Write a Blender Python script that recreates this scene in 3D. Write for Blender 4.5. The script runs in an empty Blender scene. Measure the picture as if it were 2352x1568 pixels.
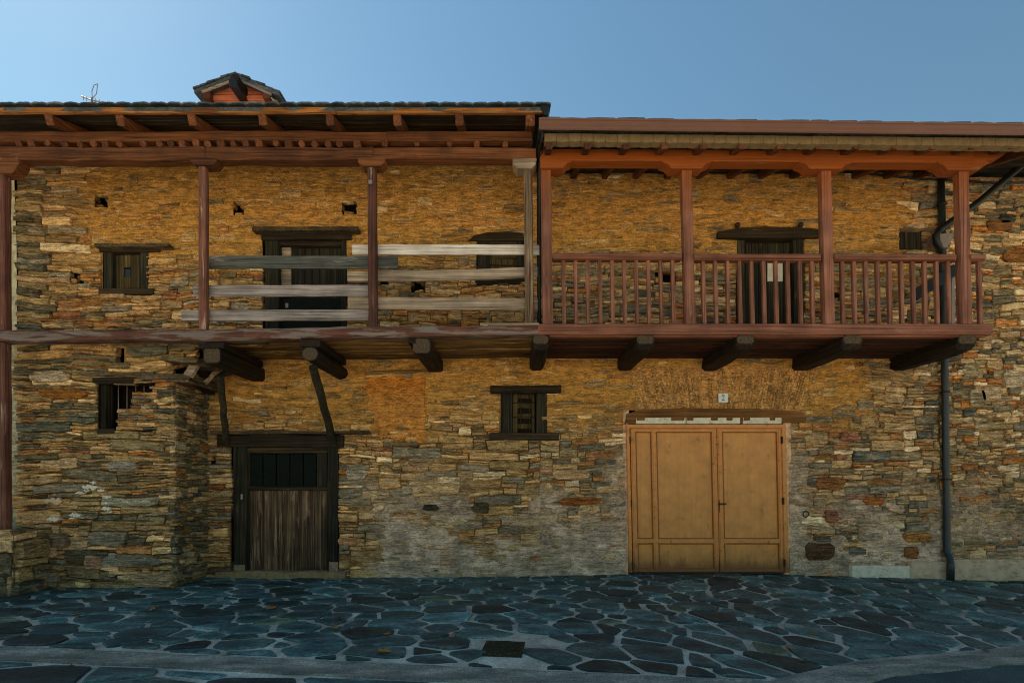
import bpy, math, random
import numpy as np
from mathutils import Vector, Matrix

# ------------------------------------------------------------------ camera, sky, sun, exposure
sc = bpy.context.scene
F, CX, HY, EYE, CD = 1110.0, 1176.0, 1110.0, 1.48, 7.6     # focal length, principal column, horizon row (2352-wide units), eye height, distance to wall
cam_d = bpy.data.cameras.new('camera')
cam_d.sensor_width = 36.0
cam_d.lens = 36.0 * F / 2352.0
cam_d.shift_y = (HY - 784.0) / 2352.0
cam_d.clip_end = 2000.0
cam = bpy.data.objects.new('camera', cam_d)
cam.location = (0, -CD, EYE)
cam.rotation_euler = (math.radians(90), 0, 0)
sc.collection.objects.link(cam)
sc.camera = cam

SUN_EL, SUN_AZ = math.radians(48), math.radians(-54)        # sun behind the roofs, to the left
world = bpy.data.worlds.new('World')
sc.world = world
world.use_nodes = True
wn = world.node_tree
wn.nodes.clear()
sky = wn.nodes.new('ShaderNodeTexSky')
sky.sky_type = 'NISHITA'
sky.sun_disc = False
sky.sun_elevation = SUN_EL
sky.sun_rotation = SUN_AZ
sky.altitude = 0
sky.air_density = 1.7
sky.dust_density = 0.3
sky.ozone_density = 5.0
bg = wn.nodes.new('ShaderNodeBackground')
bg.inputs['Strength'].default_value = 0.05
out = wn.nodes.new('ShaderNodeOutputWorld')
tint = wn.nodes.new('ShaderNodeMix'); tint.data_type = 'RGBA'; tint.blend_type = 'MULTIPLY'
tint.inputs[0].default_value = 1.0; tint.inputs[7].default_value = (.75, .87, .81, 1)      # darkens the sky and its light, slightly greener
wn.links.new(sky.outputs[0], tint.inputs[6])
wn.links.new(tint.outputs[2], bg.inputs[0])
wn.links.new(bg.outputs[0], out.inputs[0])
sd = bpy.data.lights.new('sun', 'SUN')
sd.energy = 5.0
sd.angle = math.radians(0.5)
sd.color = (1.0, 0.95, 0.87)
sun = bpy.data.objects.new('sun', sd)
sdir = Vector((math.sin(SUN_AZ) * math.cos(SUN_EL), math.cos(SUN_AZ) * math.cos(SUN_EL), math.sin(SUN_EL)))
sun.rotation_euler = sdir.to_track_quat('Z', 'Y').to_euler()
sun.location = sdir * 60
sc.collection.objects.link(sun)
sc.view_settings.view_transform = 'Standard'
sc.view_settings.look = 'None'
sc.view_settings.exposure = 1.43
sc.view_settings.gamma = 1.0
sc.view_settings.use_curve_mapping = False
sc.cycles.max_bounces = 8
sc.cycles.use_denoising = True
sc.cycles.denoising_prefilter = 'NONE'
sc.cycles.filter_width = 1.1

GAIN = (2.25, 1.88, 1.65)        # how dark the photograph renders the real colours

# ------------------------------------------------------------------ helpers
rng = random.Random(7)
col = sc.collection

def s2l(v):
    v /= 255.0
    return v / 12.92 if v <= 0.04045 else ((v + 0.055) / 1.055) ** 2.4

def C(r, g, b, k=1.0):
    return tuple(min(0.85, max(0.004, s2l(c) * q * k)) for c, q in zip((r, g, b), GAIN)) + (1.0,)

def XX(px, Y=0.0): return (px - CX) * (Y + CD) / F
def ZZ(py, Y=0.0): return EYE + (HY - py) * (Y + CD) / F
def P(px, py, Y=0.0): return Vector((XX(px, Y), Y, ZZ(py, Y)))
def PX(X, Y=0.0): return CX + X * F / (Y + CD)
def PY(Z, Y=0.0): return HY - (Z - EYE) * F / (Y + CD)

def lean(px):   # how far uprights lean to the left going up, per unit of height
    return float(np.interp(px, [467, 876, 1235, 1441, 1578, 2400], [0.0, .0075, .012, .021, .026, .026]))

def vnoise(x, y, seed=0):
    x = np.asarray(x, dtype=float); y = np.asarray(y, dtype=float)
    xi = np.floor(x).astype(np.int64); yi = np.floor(y).astype(np.int64)
    fx = x - xi; fy = y - yi
    fx = fx * fx * (3 - 2 * fx); fy = fy * fy * (3 - 2 * fy)
    def h(a, b):
        n = (a * 374761393 + b * 668265263 + seed * 974634777) & 0x7fffffff
        n = ((n ^ (n >> 13)) * 1274126177) & 0x7fffffff
        return ((n ^ (n >> 16)) & 0xffff) / 65535.0
    return (h(xi, yi) * (1 - fx) + h(xi + 1, yi) * fx) * (1 - fy) + (h(xi, yi + 1) * (1 - fx) + h(xi + 1, yi + 1) * fx) * fy

def vn1(x, y, seed=0):
    xi, yi = math.floor(x), math.floor(y)
    fx, fy = x - xi, y - yi
    fx = fx * fx * (3 - 2 * fx); fy = fy * fy * (3 - 2 * fy)
    def h(a, b):
        n = (a * 374761393 + b * 668265263 + seed * 974634777) & 0x7fffffff
        n = ((n ^ (n >> 13)) * 1274126177) & 0x7fffffff
        return ((n ^ (n >> 16)) & 0xffff) / 65535.0
    return (h(xi, yi) * (1 - fx) + h(xi + 1, yi) * fx) * (1 - fy) + (h(xi, yi + 1) * (1 - fx) + h(xi + 1, yi + 1) * fx) * fy

def fbm(x, y, seed=0, o=4):
    t = 0; a = 0.5; n = 0
    for i in range(o):
        t = t + a * vnoise(np.asarray(x) * 2 ** i, np.asarray(y) * 2 ** i, seed + i * 17); n += a; a *= .5
    return t / n

def link_parent(o, parent):
    col.objects.link(o)
    if parent is not None:
        o.parent = parent
        o.matrix_parent_inverse = Matrix.Translation(-world_loc(parent))

def world_loc(o):
    return Vector(o.get('_loc', (0, 0, 0))) if '_loc' in o else Vector((0, 0, 0))

def empty(name, parent=None, loc=None):
    o = bpy.data.objects.new(name, None)
    o.empty_display_size = .2
    col.objects.link(o)
    if parent is None and loc is not None:
        o.location = loc
        ROOTLOC[o.name] = Vector(loc)
    elif parent is not None:
        o.parent = parent
        o.matrix_parent_inverse = Matrix.Translation(-ROOTLOC.get(parent.name, Vector((0, 0, 0))))
    return o
ROOTLOC = {}

def tag(o, label, cat=None, group=None, kind=None):
    if label: o['label'] = label
    if cat: o['category'] = cat
    if group: o['group'] = group
    if kind: o['kind'] = kind
    return o

def mesh(name, verts, faces, mat, parent=None, cols=None, smooth=False):
    me = bpy.data.meshes.new(name)
    me.from_pydata([tuple(v) for v in verts], [], faces)
    me.materials.append(mat)
    if cols is not None:
        at = me.color_attributes.new('Col', 'FLOAT_COLOR', 'POINT')
        at.data.foreach_set('color', np.asarray(cols, dtype=np.float32).ravel())
    if smooth:
        me.polygons.foreach_set('use_smooth', [True] * len(me.polygons))
    me.update()
    o = bpy.data.objects.new(name, me)
    col.objects.link(o)
    if parent is not None:
        o.parent = parent
        o.matrix_parent_inverse = Matrix.Translation(-ROOTLOC.get(parent.name, Vector((0, 0, 0))))
    return o

def section(w, h, c):
    a, b = w / 2, h / 2
    c = min(c, a * .6, b * .6)
    return [(-a + c, -b), (a - c, -b), (a, -b + c), (a, b - c), (a - c, b), (-a + c, b), (-a, b - c), (-a, -b + c)]

def beam_geo(p0, p1, w, h, seg=1, jit=0.0, ch=.008, up=None, bow=None, taper=1.0, rnd=0, endjit=0.0):
    """bar from p0 to p1; w across, h along 'up'"""
    p0, p1 = Vector(p0), Vector(p1)
    t = (p1 - p0).normalized()
    if up is None: up = Vector((0, 0, 1)) if abs(t.z) < .8 else Vector((0, 1, 0))
    up = Vector(up)
    side = t.cross(up).normalized(); up = side.cross(t).normalized()
    if rnd:
        prof = [(math.cos(2 * math.pi * i / rnd) * w / 2, math.sin(2 * math.pi * i / rnd) * h / 2) for i in range(rnd)]
    else:
        prof = section(w, h, ch)
    n = len(prof)
    V, Fc = [], []
    for i in range(seg + 1):
        k = i / seg
        c = p0.lerp(p1, k)
        if bow is not None: c = c + Vector(bow) * (4 * k * (1 - k))
        s = 1 + (taper - 1) * k
        ju, js = rng.uniform(-jit, jit), rng.uniform(-jit, jit)
        if i in (0, seg): c = c + t * rng.uniform(-endjit, endjit)
        for a, b in prof:
            V.append(c + side * (a * s + js + rng.uniform(-jit, jit) * .5) + up * (b * s + ju + rng.uniform(-jit, jit) * .5))
    for i in range(seg):
        for j in range(n):
            a, b = i * n + j, i * n + (j + 1) % n
            Fc.append((a, b, b + n, a + n))
    Fc.append(tuple(range(n - 1, -1, -1)))
    Fc.append(tuple(seg * n + j for j in range(n)))
    return V, Fc

def beam(name, p0, p1, w, h, mat, parent=None, smooth=False, **k):
    V, Fc = beam_geo(p0, p1, w, h, **k)
    return mesh(name, V, Fc, mat, parent, smooth=smooth)

def slab(name, x0, x1, y0, y1, Yf, Yb, mat, parent, ch=.006, seg=None, jit=0.0, shear=0.0):
    """box whose front face fills columns x0..x1 and rows y0..y1 seen at depth Yf"""
    X0, X1, Z1, Z0 = XX(x0, Yf), XX(x1, Yf), ZZ(y0, Yf), ZZ(y1, Yf)
    th = Yb - Yf
    cy = (Yf + Yb) / 2
    if X1 - X0 > Z1 - Z0:
        s = seg or max(1, int((X1 - X0) / .25))
        V, Fc = beam_geo((X0, cy, (Z0 + Z1) / 2), (X1, cy, (Z0 + Z1) / 2), th, Z1 - Z0, seg=s, jit=jit, ch=ch)
    else:
        s = seg or max(1, int((Z1 - Z0) / .25))
        V, Fc = beam_geo(((X0 + X1) / 2, cy, Z0), ((X0 + X1) / 2, cy, Z1), X1 - X0, th, seg=s, jit=jit, ch=ch, up=(0, 1, 0))
    if shear:
        V = [Vector((v.x - shear * (v.z - SHEAR0), v.y, v.z)) for v in V]
    return mesh(name, V, Fc, mat, parent)
SHEAR0 = 1.0

def prism(name, pts, Yf, Yb, mat, parent, bev=.006, axis='y', shear=0.0):
    """pts: outline (X,Z) counter-clockwise; extruded in Y with a bevelled front"""
    n = len(pts)
    cx = sum(p[0] for p in pts) / n; cz = sum(p[1] for p in pts) / n
    V = []
    for y, ins in ((Yb, 0), (Yf + bev, 0), (Yf, bev)):
        for x, z in pts:
            dx, dz = cx - x, cz - z
            L = max(1e-5, math.hypot(dx, dz))
            V.append(Vector((x + dx / L * ins, y, z + dz / L * ins)))
    Fc = [tuple(range(n)), tuple(2 * n + n - 1 - i for i in range(n))]
    for r in (0, 1):
        for i in range(n):
            a, b = r * n + i, r * n + (i + 1) % n
            Fc.append((a, b, b + n, a + n))
    if shear:
        V = [Vector((v.x - shear * (v.z - SHEAR0), v.y, v.z)) for v in V]
    return mesh(name, V, Fc, mat, parent)

def prism_px(name, pp, Yf, Yb, mat, parent, bev=.006):
    return prism(name, [(XX(a, Yf), ZZ(b, Yf)) for a, b in pp], Yf, Yb, mat, parent, bev)

def tube(name, pts, r, mat, parent, n=10):
    V, Fc = [], []
    pts = [Vector(p) for p in pts]
    for i, p in enumerate(pts):
        t = (pts[min(i + 1, len(pts) - 1)] - pts[max(i - 1, 0)]).normalized()
        a = Vector((0, 1, 0)) if abs(t.y) < .9 else Vector((1, 0, 0))
        s = t.cross(a).normalized(); u = s.cross(t)
        rr = r[i] if isinstance(r, (list, tuple)) else r
        for j in range(n):
            an = 2 * math.pi * j / n
            V.append(p + s * math.cos(an) * rr + u * math.sin(an) * rr)
    for i in range(len(pts) - 1):
        for j in range(n):
            a, b = i * n + j, i * n + (j + 1) % n
            Fc.append((a, b, b + n, a + n))
    Fc += [tuple(range(n - 1, -1, -1)), tuple((len(pts) - 1) * n + j for j in range(n))]
    return mesh(name, V, Fc, mat, parent, smooth=True)

# ------------------------------------------------------------------ materials
def newmat(name, rough=.85, spec=.25):
    m = bpy.data.materials.new(name)
    m.use_nodes = True
    nt = m.node_tree
    b = nt.nodes['Principled BSDF']
    b.inputs['Roughness'].default_value = rough
    b.inputs['Specular IOR Level'].default_value = spec
    return m, nt, b

def N(nt, t, **k):
    n = nt.nodes.new(t)
    for a, v in k.items():
        if a in n.inputs: n.inputs[a].default_value = v
        else: setattr(n, a, v)
    return n

def ramp(nt, fac, stops):
    r = nt.nodes.new('ShaderNodeValToRGB')
    e = r.color_ramp.elements
    while len(e) < len(stops): e.new(.5)
    for s, (p, c) in zip(e, stops):
        s.position = p
        s.color = c if not isinstance(c, float) else (c, c, c, 1)
    nt.links.new(fac, r.inputs[0])
    return r.outputs[0]

def noise(nt, vec, scale, detail=4, rough=.6, dist=0.0):
    n = nt.nodes.new('ShaderNodeTexNoise')
    n.inputs['Scale'].default_value = scale
    n.inputs['Detail'].default_value = detail
    n.inputs['Roughness'].default_value = rough
    n.inputs['Distortion'].default_value = dist
    if vec is not None: nt.links.new(vec, n.inputs['Vector'])
    return n.outputs['Fac']

def pos(nt, scale=(1, 1, 1), rnd=False):
    g = nt.nodes.new('ShaderNodeNewGeometry')
    mp = nt.nodes.new('ShaderNodeMapping')
    mp.inputs['Scale'].default_value = scale
    nt.links.new(g.outputs['Position'], mp.inputs['Vector'])
    if rnd:
        oi = nt.nodes.new('ShaderNodeObjectInfo')
        vm = nt.nodes.new('ShaderNodeVectorMath'); vm.operation = 'SCALE'
        vm.inputs[0].default_value = (31, 17, 23)
        nt.links.new(oi.outputs['Random'], vm.inputs['Scale'])
        nt.links.new(vm.outputs[0], mp.inputs['Location'])
    return mp.outputs['Vector']

def mix(nt, fac, a, b, mode='MIX'):
    m = nt.nodes.new('ShaderNodeMix')
    m.data_type = 'RGBA'; m.blend_type = mode
    for s, v in ((m.inputs[0], fac), (m.inputs[6], a), (m.inputs[7], b)):
        if isinstance(v, bpy.types.NodeSocket): nt.links.new(v, s)
        else: s.default_value = v
    return m.outputs[2]

def bump(nt, b, h, strength=.6, dist=.01):
    n = nt.nodes.new('ShaderNodeBump')
    n.inputs['Strength'].default_value = strength
    n.inputs['Distance'].default_value = dist
    nt.links.new(h, n.inputs['Height'])
    nt.links.new(n.outputs[0], b.inputs['Normal'])

def math_n(nt, op, a, b_):
    n = nt.nodes.new('ShaderNodeMath'); n.operation = op
    for i, v in enumerate((a, b_)):
        if isinstance(v, bpy.types.NodeSocket): nt.links.new(v, n.inputs[i])
        else: n.inputs[i].default_value = v
    return n.outputs[0]

def m_stone(name='rubble_stone', zs=26, bs=.9):
    m, nt, b = newmat(name, .9, .2)
    at = N(nt, 'ShaderNodeVertexColor', layer_name='Col')
    bed = math_n(nt, 'ADD', math_n(nt, 'MULTIPLY', noise(nt, pos(nt, (2.6, 2.6, 34), True), 1.0, 4, .65, .3), .6), math_n(nt, 'MULTIPLY', noise(nt, pos(nt, (7, 7, 85), True), 1.0, 4, .7, .2), .4))     # thin bedding layers
    blot = noise(nt, pos(nt, (6, 6, 11)), 1.3, 4, .6)
    fine = noise(nt, pos(nt, (60, 60, 110)), 1, 3, .7)
    c = mix(nt, 1.0, at.outputs[0], ramp(nt, bed, [(.33, .30), (.5, 1.0), (.66, 1.6)]), 'MULTIPLY')
    c = mix(nt, 1.0, c, ramp(nt, blot, [(.3, .65), (.55, 1.05), (.75, 1.3)]), 'MULTIPLY')
    c = mix(nt, 1.0, c, ramp(nt, fine, [(.38, .65), (.62, 1.35)]), 'MULTIPLY')
    ck = noise(nt, pos(nt, (2.2, 2.2, 22), True), 1.0, 5, .72, .6)
    ck2 = noise(nt, pos(nt, (9, 9, 14), True), 1.0, 4, .7, 1.2)
    dk = math_n(nt, 'MINIMUM', math_n(nt, 'ABSOLUTE', math_n(nt, 'SUBTRACT', ck, .5), 0.0), math_n(nt, 'ADD', math_n(nt, 'ABSOLUTE', math_n(nt, 'SUBTRACT', ck2, .5), 0.0), .008))
    crk = ramp(nt, dk, [(.0, .25), (.007, .75), (.02, 1.0)])
    c = mix(nt, 1.0, c, crk, 'MULTIPLY')
    sm = noise(nt, pos(nt, (3.4, 3.4, 6.5)), 1.0, 6, .72, .4)       # mortar smeared over the faces
    sm = math_n(nt, 'ADD', sm, math_n(nt, 'MULTIPLY', at.outputs[1], .2))
    k = ramp(nt, sm, [(.60, 0.0), (.68, .6), (.78, .85)])
    pale = mix(nt, 1.0, ramp(nt, blot, [(.35, C(158, 134, 102)), (.5, C(172, 150, 124)), (.62, C(160, 140, 120))]), ramp(nt, fine, [(.36, .6), (.64, 1.35)]), 'MULTIPLY')
    c = mix(nt, k, c, mix(nt, 1.0, pale, ramp(nt, bed, [(.38, .7), (.62, 1.15)]), 'MULTIPLY'))
    nt.links.new(c, b.inputs['Base Color'])
    bump(nt, b, math_n(nt, 'ADD', math_n(nt, 'ADD', bed, math_n(nt, 'MULTIPLY', fine, .35)), math_n(nt, 'MULTIPLY', crk, .5)), bs, .04)
    return m

def m_mortar():
    m, nt, b = newmat('mud_mortar', .95, .1)
    at = N(nt, 'ShaderNodeVertexColor', layer_name='Col')
    n1 = noise(nt, pos(nt, (7, 7, 11)), 1.0, 5, .65)
    n2 = noise(nt, pos(nt, (45, 45, 60)), 1, 4, .7)
    c = mix(nt, 1.0, at.outputs[0], ramp(nt, n1, [(.3, .6), (.5, 1.0), (.72, 1.35)]), 'MULTIPLY')
    c = mix(nt, 1.0, c, ramp(nt, n2, [(.34, .68), (.5, 1.0), (.66, 1.28)]), 'MULTIPLY')
    ck = noise(nt, pos(nt, (2.2, 2.2, 22), True), 1.0, 5, .72, .6)
    ck2 = noise(nt, pos(nt, (9, 9, 14), True), 1.0, 4, .7, 1.2)
    dk = math_n(nt, 'MINIMUM', math_n(nt, 'ABSOLUTE', math_n(nt, 'SUBTRACT', ck, .5), 0.0), math_n(nt, 'ADD', math_n(nt, 'ABSOLUTE', math_n(nt, 'SUBTRACT', ck2, .5), 0.0), .008))
    crk = ramp(nt, dk, [(.0, .4), (.007, .8), (.02, 1.0)])
    c = mix(nt, 1.0, c, crk, 'MULTIPLY')
    nt.links.new(c, b.inputs['Base Color'])
    bump(nt, b, math_n(nt, 'ADD', math_n(nt, 'ADD', n1, math_n(nt, 'MULTIPLY', n2, .5)), math_n(nt, 'MULTIPLY', crk, .6)), .9, .03)
    return m

AX = {'x': (.8, 46, 46), 'y': (46, .8, 46), 'z': (46, 46, .8)}
def m_wood(name, axis, dark, mid, light, rough=.8, peel=None, peel_col=None, peel_at=.5, grain=.5, varnish_glow=None, objvar=.35, spec=.25, basewet=None):
    """grain along one axis; peel: patches of a second colour (bare weathered wood); shelter: kept varnish plus bounced orange glow, painted in by height"""
    m, nt, b = newmat(name, rough, spec)
    g = noise(nt, pos(nt, AX[axis], True), 1.0, 6, .7, .08)
    big = noise(nt, pos(nt, (3, 3, 3), True), 1.0, 3, .5)
    c = ramp(nt, g, [(.36, dark), (.5, mid), (.65, light)])
    c = mix(nt, 1.0, c, ramp(nt, big, [(.3, .7), (.7, 1.25)]), 'MULTIPLY')
    if varnish_glow:
        s = nt.nodes.new('ShaderNodeSeparateXYZ')
        nt.links.new(pos(nt), s.inputs[0])
        zz = math_n(nt, 'ADD', s.outputs[2], math_n(nt, 'MULTIPLY', noise(nt, pos(nt, AX[axis]), .5, 3, .6), .5))
        mr = nt.nodes.new('ShaderNodeMapRange')
        mr.inputs['From Min'].default_value = varnish_glow[1]; mr.inputs['From Max'].default_value = varnish_glow[2]
        nt.links.new(zz, mr.inputs['Value'])
        c = mix(nt, mr.outputs[0], c, mix(nt, 1.0, ramp(nt, g, [(.25, .6), (.75, 1.3)]), varnish_glow[0], 'MULTIPLY'))
    if peel_col:
        a = {'x': (1.6, 14, 14), 'y': (14, 1.6, 14), 'z': (14, 14, 1.6)}[axis]
        pk = noise(nt, pos(nt, a), 1.0, 5, .62, .5)
        k = ramp(nt, pk, [(peel_at - .04, 0.0), (peel_at + .04, 1.0)])
        c = mix(nt, k, c, mix(nt, 1.0, ramp(nt, g, [(.25, .55), (.75, 1.4)]), peel_col, 'MULTIPLY'))
    if objvar:
        oi = nt.nodes.new('ShaderNodeObjectInfo')
        c = mix(nt, 1.0, c, ramp(nt, oi.outputs['Random'], [(0, 1 - objvar), (1, 1 + objvar)]), 'MULTIPLY')
    nt.links.new(c, b.inputs['Base Color'])
    bump(nt, b, g, grain, .012)
    return m

def m_plain(name, c, rough=.7, spec=.3, metal=0.0, var=.25, sc_=6, bmp=.2, grime=None, splash=None):
    m, nt, b = newmat(name, rough, spec)
    b.inputs['Metallic'].default_value = metal
    n = noise(nt, pos(nt, (sc_, sc_, sc_)), 1, 5, .65)
    cc = mix(nt, 1.0, c, ramp(nt, n, [(.3, 1 - var), (.7, 1 + var)]), 'MULTIPLY')
    if grime:
        cc = mix(nt, ramp(nt, noise(nt, pos(nt, grime[1]), 1, 5, .7), [(grime[2], 0.0), (grime[2] + .12, .8)]), cc, grime[0])
    if splash:
        sx = nt.nodes.new('ShaderNodeSeparateXYZ'); nt.links.new(pos(nt), sx.inputs[0])
        zz = math_n(nt, 'SUBTRACT', sx.outputs[2], math_n(nt, 'MULTIPLY', noise(nt, pos(nt, (7, 7, 3)), 1, 5, .7), splash[1]))
        cc = mix(nt, ramp(nt, zz, [(.0, .75), (.12, .25), (.3, 0.0)]), cc, splash[0])
        streak = ramp(nt, noise(nt, pos(nt, (26, 26, .9)), 1, 4, .7), [(.36, .92), (.5, 1.0), (.64, 1.04)])
        cc = mix(nt, 1.0, cc, streak, 'MULTIPLY')
    nt.links.new(cc, b.inputs['Base Color'])
    bump(nt, b, n, bmp, .004)
    return m

def m_slate(name, a, b_, c_, rough=.55, spec=.4, dirt=None):
    m, nt, b = newmat(name, rough, spec)
    oi = nt.nodes.new('ShaderNodeObjectInfo')
    at = N(nt, 'ShaderNodeVertexColor', layer_name='Col')
    n1 = noise(nt, pos(nt, (2.5, 6, 6), True), 1, 5, .62)
    n2 = noise(nt, pos(nt, (22, 44, 40)), 1, 5, .78)
    c = ramp(nt, n1, [(.28, a), (.5, b_), (.75, c_)])
    c = mix(nt, 1.0, c, at.outputs[0], 'MULTIPLY')
    if dirt:
        dm = noise(nt, pos(nt, (1.3, 1.3, 1)), 1, 7, .75, .3)
        c = mix(nt, ramp(nt, dm, [(.56, 0.0), (.68, .6)]), c, mix(nt, 1.0, dirt, ramp(nt, n2, [(.36, .5), (.64, 1.5)]), 'MULTIPLY'))
        gr = noise(nt, pos(nt, (9, 9, 9)), 1, 6, .8)
        c = mix(nt, ramp(nt, gr, [(.60, 0.0), (.68, .55)]), c, C(96, 102, 92))
    c = mix(nt, 1.0, c, ramp(nt, n2, [(.38, .5), (.62, 1.55)]), 'MULTIPLY')
    nt.links.new(c, b.inputs['Base Color'])
    bump(nt, b, math_n(nt, 'ADD', n1, math_n(nt, 'MULTIPLY', n2, .5)), .7, .02)
    return m

M = {}
M['stone'] = m_stone()
M['mortar'] = m_mortar()
M['paint_x'] = m_wood('old_red_painted_wood', 'x', C(44, 25, 12), C(70, 42, 21), C(88, 56, 30), peel_col=C(112, 78, 42), peel_at=.68)
M['paint_z'] = m_wood('old_red_painted_post_wood', 'z', C(50, 31, 24), C(74, 48, 38), C(92, 63, 52), peel_col=C(120, 108, 100), peel_at=.64)
M['paint_y'] = m_wood('old_red_painted_rafter_wood', 'y', C(44, 25, 12), C(70, 41, 22), C(90, 56, 32), peel_col=C(110, 78, 46), peel_at=.68)
M['floorbeam'] = m_wood('peeling_floor_beam_wood', 'x', C(44, 27, 20), C(64, 41, 32), C(78, 52, 42), peel_col=C(84, 78, 74), peel_at=.52, grain=.9)
M['grey_z'] = m_wood('weathered_grey_post_wood', 'z', C(52, 40, 28), C(98, 84, 66), C(140, 126, 104), grain=.9, peel_col=C(84, 50, 36), peel_at=.6)
M['board'] = m_wood('weathered_grey_boards', 'x', C(62, 60, 58), C(108, 104, 102), C(140, 136, 132), grain=.8, objvar=.15)
M['board_dark'] = m_wood('dark_weathered_board', 'x', C(32, 36, 34), C(58, 62, 58), C(84, 84, 78), grain=.8, objvar=0, peel_col=C(104, 102, 96), peel_at=.62)
M['board_white'] = m_wood('bleached_white_board', 'x', C(122, 116, 108), C(160, 154, 146), C(182, 176, 168), grain=.5, objvar=0)
M['board_tan'] = m_wood('grey_brown_board', 'x', C(74, 66, 54), C(114, 104, 90), C(138, 128, 112), grain=.8, objvar=.1)
M['dark_x'] = m_wood('blackened_wood_lengthwise', 'x', C(16, 14, 8), C(34, 28, 17), C(58, 48, 31), grain=.9, peel_col=C(84, 76, 58), peel_at=.70)
M['dark_y'] = m_wood('blackened_shaded_corbel_wood', 'y', C(10, 8, 4), C(22, 17, 10), C(40, 32, 20), grain=.9, objvar=.2)  # blackened wood, with underside shade deepened into the colour
M['dark_z'] = m_wood('blackened_upright_wood', 'z', C(13, 14, 9), C(28, 27, 18), C(54, 50, 36), grain=.9, peel_col=C(88, 80, 62), peel_at=.71)
M['endgrain'] = m_plain('weathered_end_grain', C(60, 53, 43), .9, .1, 0, .5, 40, .9)
M['doorplank'] = m_wood('dark_brown_door_planks', 'z', C(26, 21, 14), C(58, 47, 34), C(98, 82, 60), grain=.9, peel_col=C(108, 92, 72), peel_at=.6, objvar=.25)
M['shutter'] = m_wood('green_brown_shutter_wood', 'z', C(34, 30, 16), C(58, 50, 28), C(82, 72, 44), grain=.7, objvar=.2)
M['floor_under'] = m_wood('rough_floor_planks', 'x', C(24, 18, 9), C(86, 68, 38), C(128, 104, 62), grain=.9, objvar=.45)
M['eave_under'] = m_wood('shade_dark_eave_planks', 'x', C(12, 12, 9), C(28, 26, 20), C(74, 68, 54), grain=.9, objvar=.4)  # shade below the roof edge is mixed into these plank colours
M['fascia_old'] = m_wood('orange_fascia_wood', 'x', C(80, 50, 22), C(118, 78, 36), C(140, 98, 52), grain=.6, peel_col=C(74, 46, 25), peel_at=.58)
ORG = C(106, 56, 15)  # orange varnish and bounced glow, both put into the upper timber colour
M['new_x'] = m_wood('varnished_red_brown_wood', 'x', C(66, 40, 30), C(92, 60, 46), C(110, 76, 60), rough=.7, grain=.5, objvar=.12, varnish_glow=(ORG, 5.2, 6.0), spec=.25, peel_col=C(104, 84, 70), peel_at=.66)
M['new_z'] = m_wood('varnished_red_brown_uprights', 'z', C(68, 42, 33), C(98, 66, 52), C(114, 80, 64), rough=.7, grain=.5, objvar=.14, varnish_glow=(ORG, 5.2, 6.2), spec=.25, peel_col=C(108, 88, 74), peel_at=.66)
M['new_y'] = m_wood('varnished_rafter_wood', 'y', C(40, 24, 14), C(66, 40, 25), C(88, 58, 40), rough=.7, grain=.3)
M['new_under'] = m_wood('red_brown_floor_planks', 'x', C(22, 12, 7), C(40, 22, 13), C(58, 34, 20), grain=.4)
M['gate'] = m_plain('ochre_brown_painted_steel', C(156, 112, 58), .5, .4, 0, .16, 4, .06, grime=(C(108, 72, 38), (5, 5, 4), .58), splash=(C(70, 48, 30), .35))
M['gate_frame'] = m_plain('ochre_brown_painted_frame', C(156, 108, 55), .5, .4, 0, .12, 8, .05, grime=(C(84, 52, 28), (12, 12, 14), .58), splash=(C(70, 48, 30), .35))
M['gate_bead'] = m_plain('shadow_brown_bead', C(104, 68, 34), .6, .3, 0, .3, 20, .1)  # dark brown paints the shadow line round each recessed panel
M['iron'] = m_plain('dark_iron', C(40, 32, 22), .6, .4, .3, .3, 30, .3)
M['pipe'] = m_plain('dark_blue_grey_pipe', C(28, 36, 40), .4, .5, .0, .2, 10, .05)
M['black_pipe'] = m_plain('black_pipe', C(16, 18, 16), .5, .4, 0, .2, 10, .05)
M['hopper'] = m_plain('grey_hopper_metal', C(98, 92, 88), .5, .4, .2, .2, 10, .1)
M['gutter'] = m_plain('brown_gutter_metal', C(86, 62, 49), .45, .4, .0, .08, 3, .02)
M['eave_slate'] = m_plain('pale_eave_slate', C(94, 84, 61), .8, .2, 0, .25, 12, .3)
M['lime'] = m_plain('white_lime_paint', C(178, 166, 152), .9, .2, 0, .2, 12, .3, grime=(C(120, 108, 92), (9, 9, 16), .56))
M['concrete'] = m_plain('pale_concrete', C(152, 138, 116), .9, .2, 0, .25, 8, .6, grime=(C(84, 78, 60), (5, 5, 22), .54))
M['plate'] = m_plain('white_enamel_plate', C(204, 196, 186), .3, .5, 0, .06, 4, 0)
M['ink'] = m_plain('black_enamel', C(28, 26, 34), .3, .5, 0, .05, 4, 0)
M['panel_black'] = m_plain('black_green_sheet_metal', C(13, 19, 16), .85, .12, .0, .3, 20, .15, grime=(C(170, 170, 160), (38, 38, 38), .74))
M['slate'] = m_slate('blue_grey_slate', C(20, 38, 39), C(34, 58, 60), C(66, 90, 92), dirt=C(68, 74, 66))
M['roofslate'] = m_slate('roof_slate', C(30, 36, 40), C(50, 58, 62), C(78, 84, 86), .7)
M['darkslate'] = m_slate('dark_lintel_slate', C(38, 34, 24), C(58, 52, 40), C(92, 82, 62), .85, .2)
M['jambfoot'] = m_plain('splashed_grey_jamb_foot', C(104, 94, 80), .9, .1, 0, .4, 16, .5)
M['jambrender'] = m_plain('grey_pink_jamb_render', C(160, 138, 112), .95, .1, 0, .45, 9, .9)
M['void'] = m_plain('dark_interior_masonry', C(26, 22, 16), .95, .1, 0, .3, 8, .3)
M['body'] = m_plain('plain_house_masonry', C(120, 98, 66), .95, .1, 0, .3, 4, .6)
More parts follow.
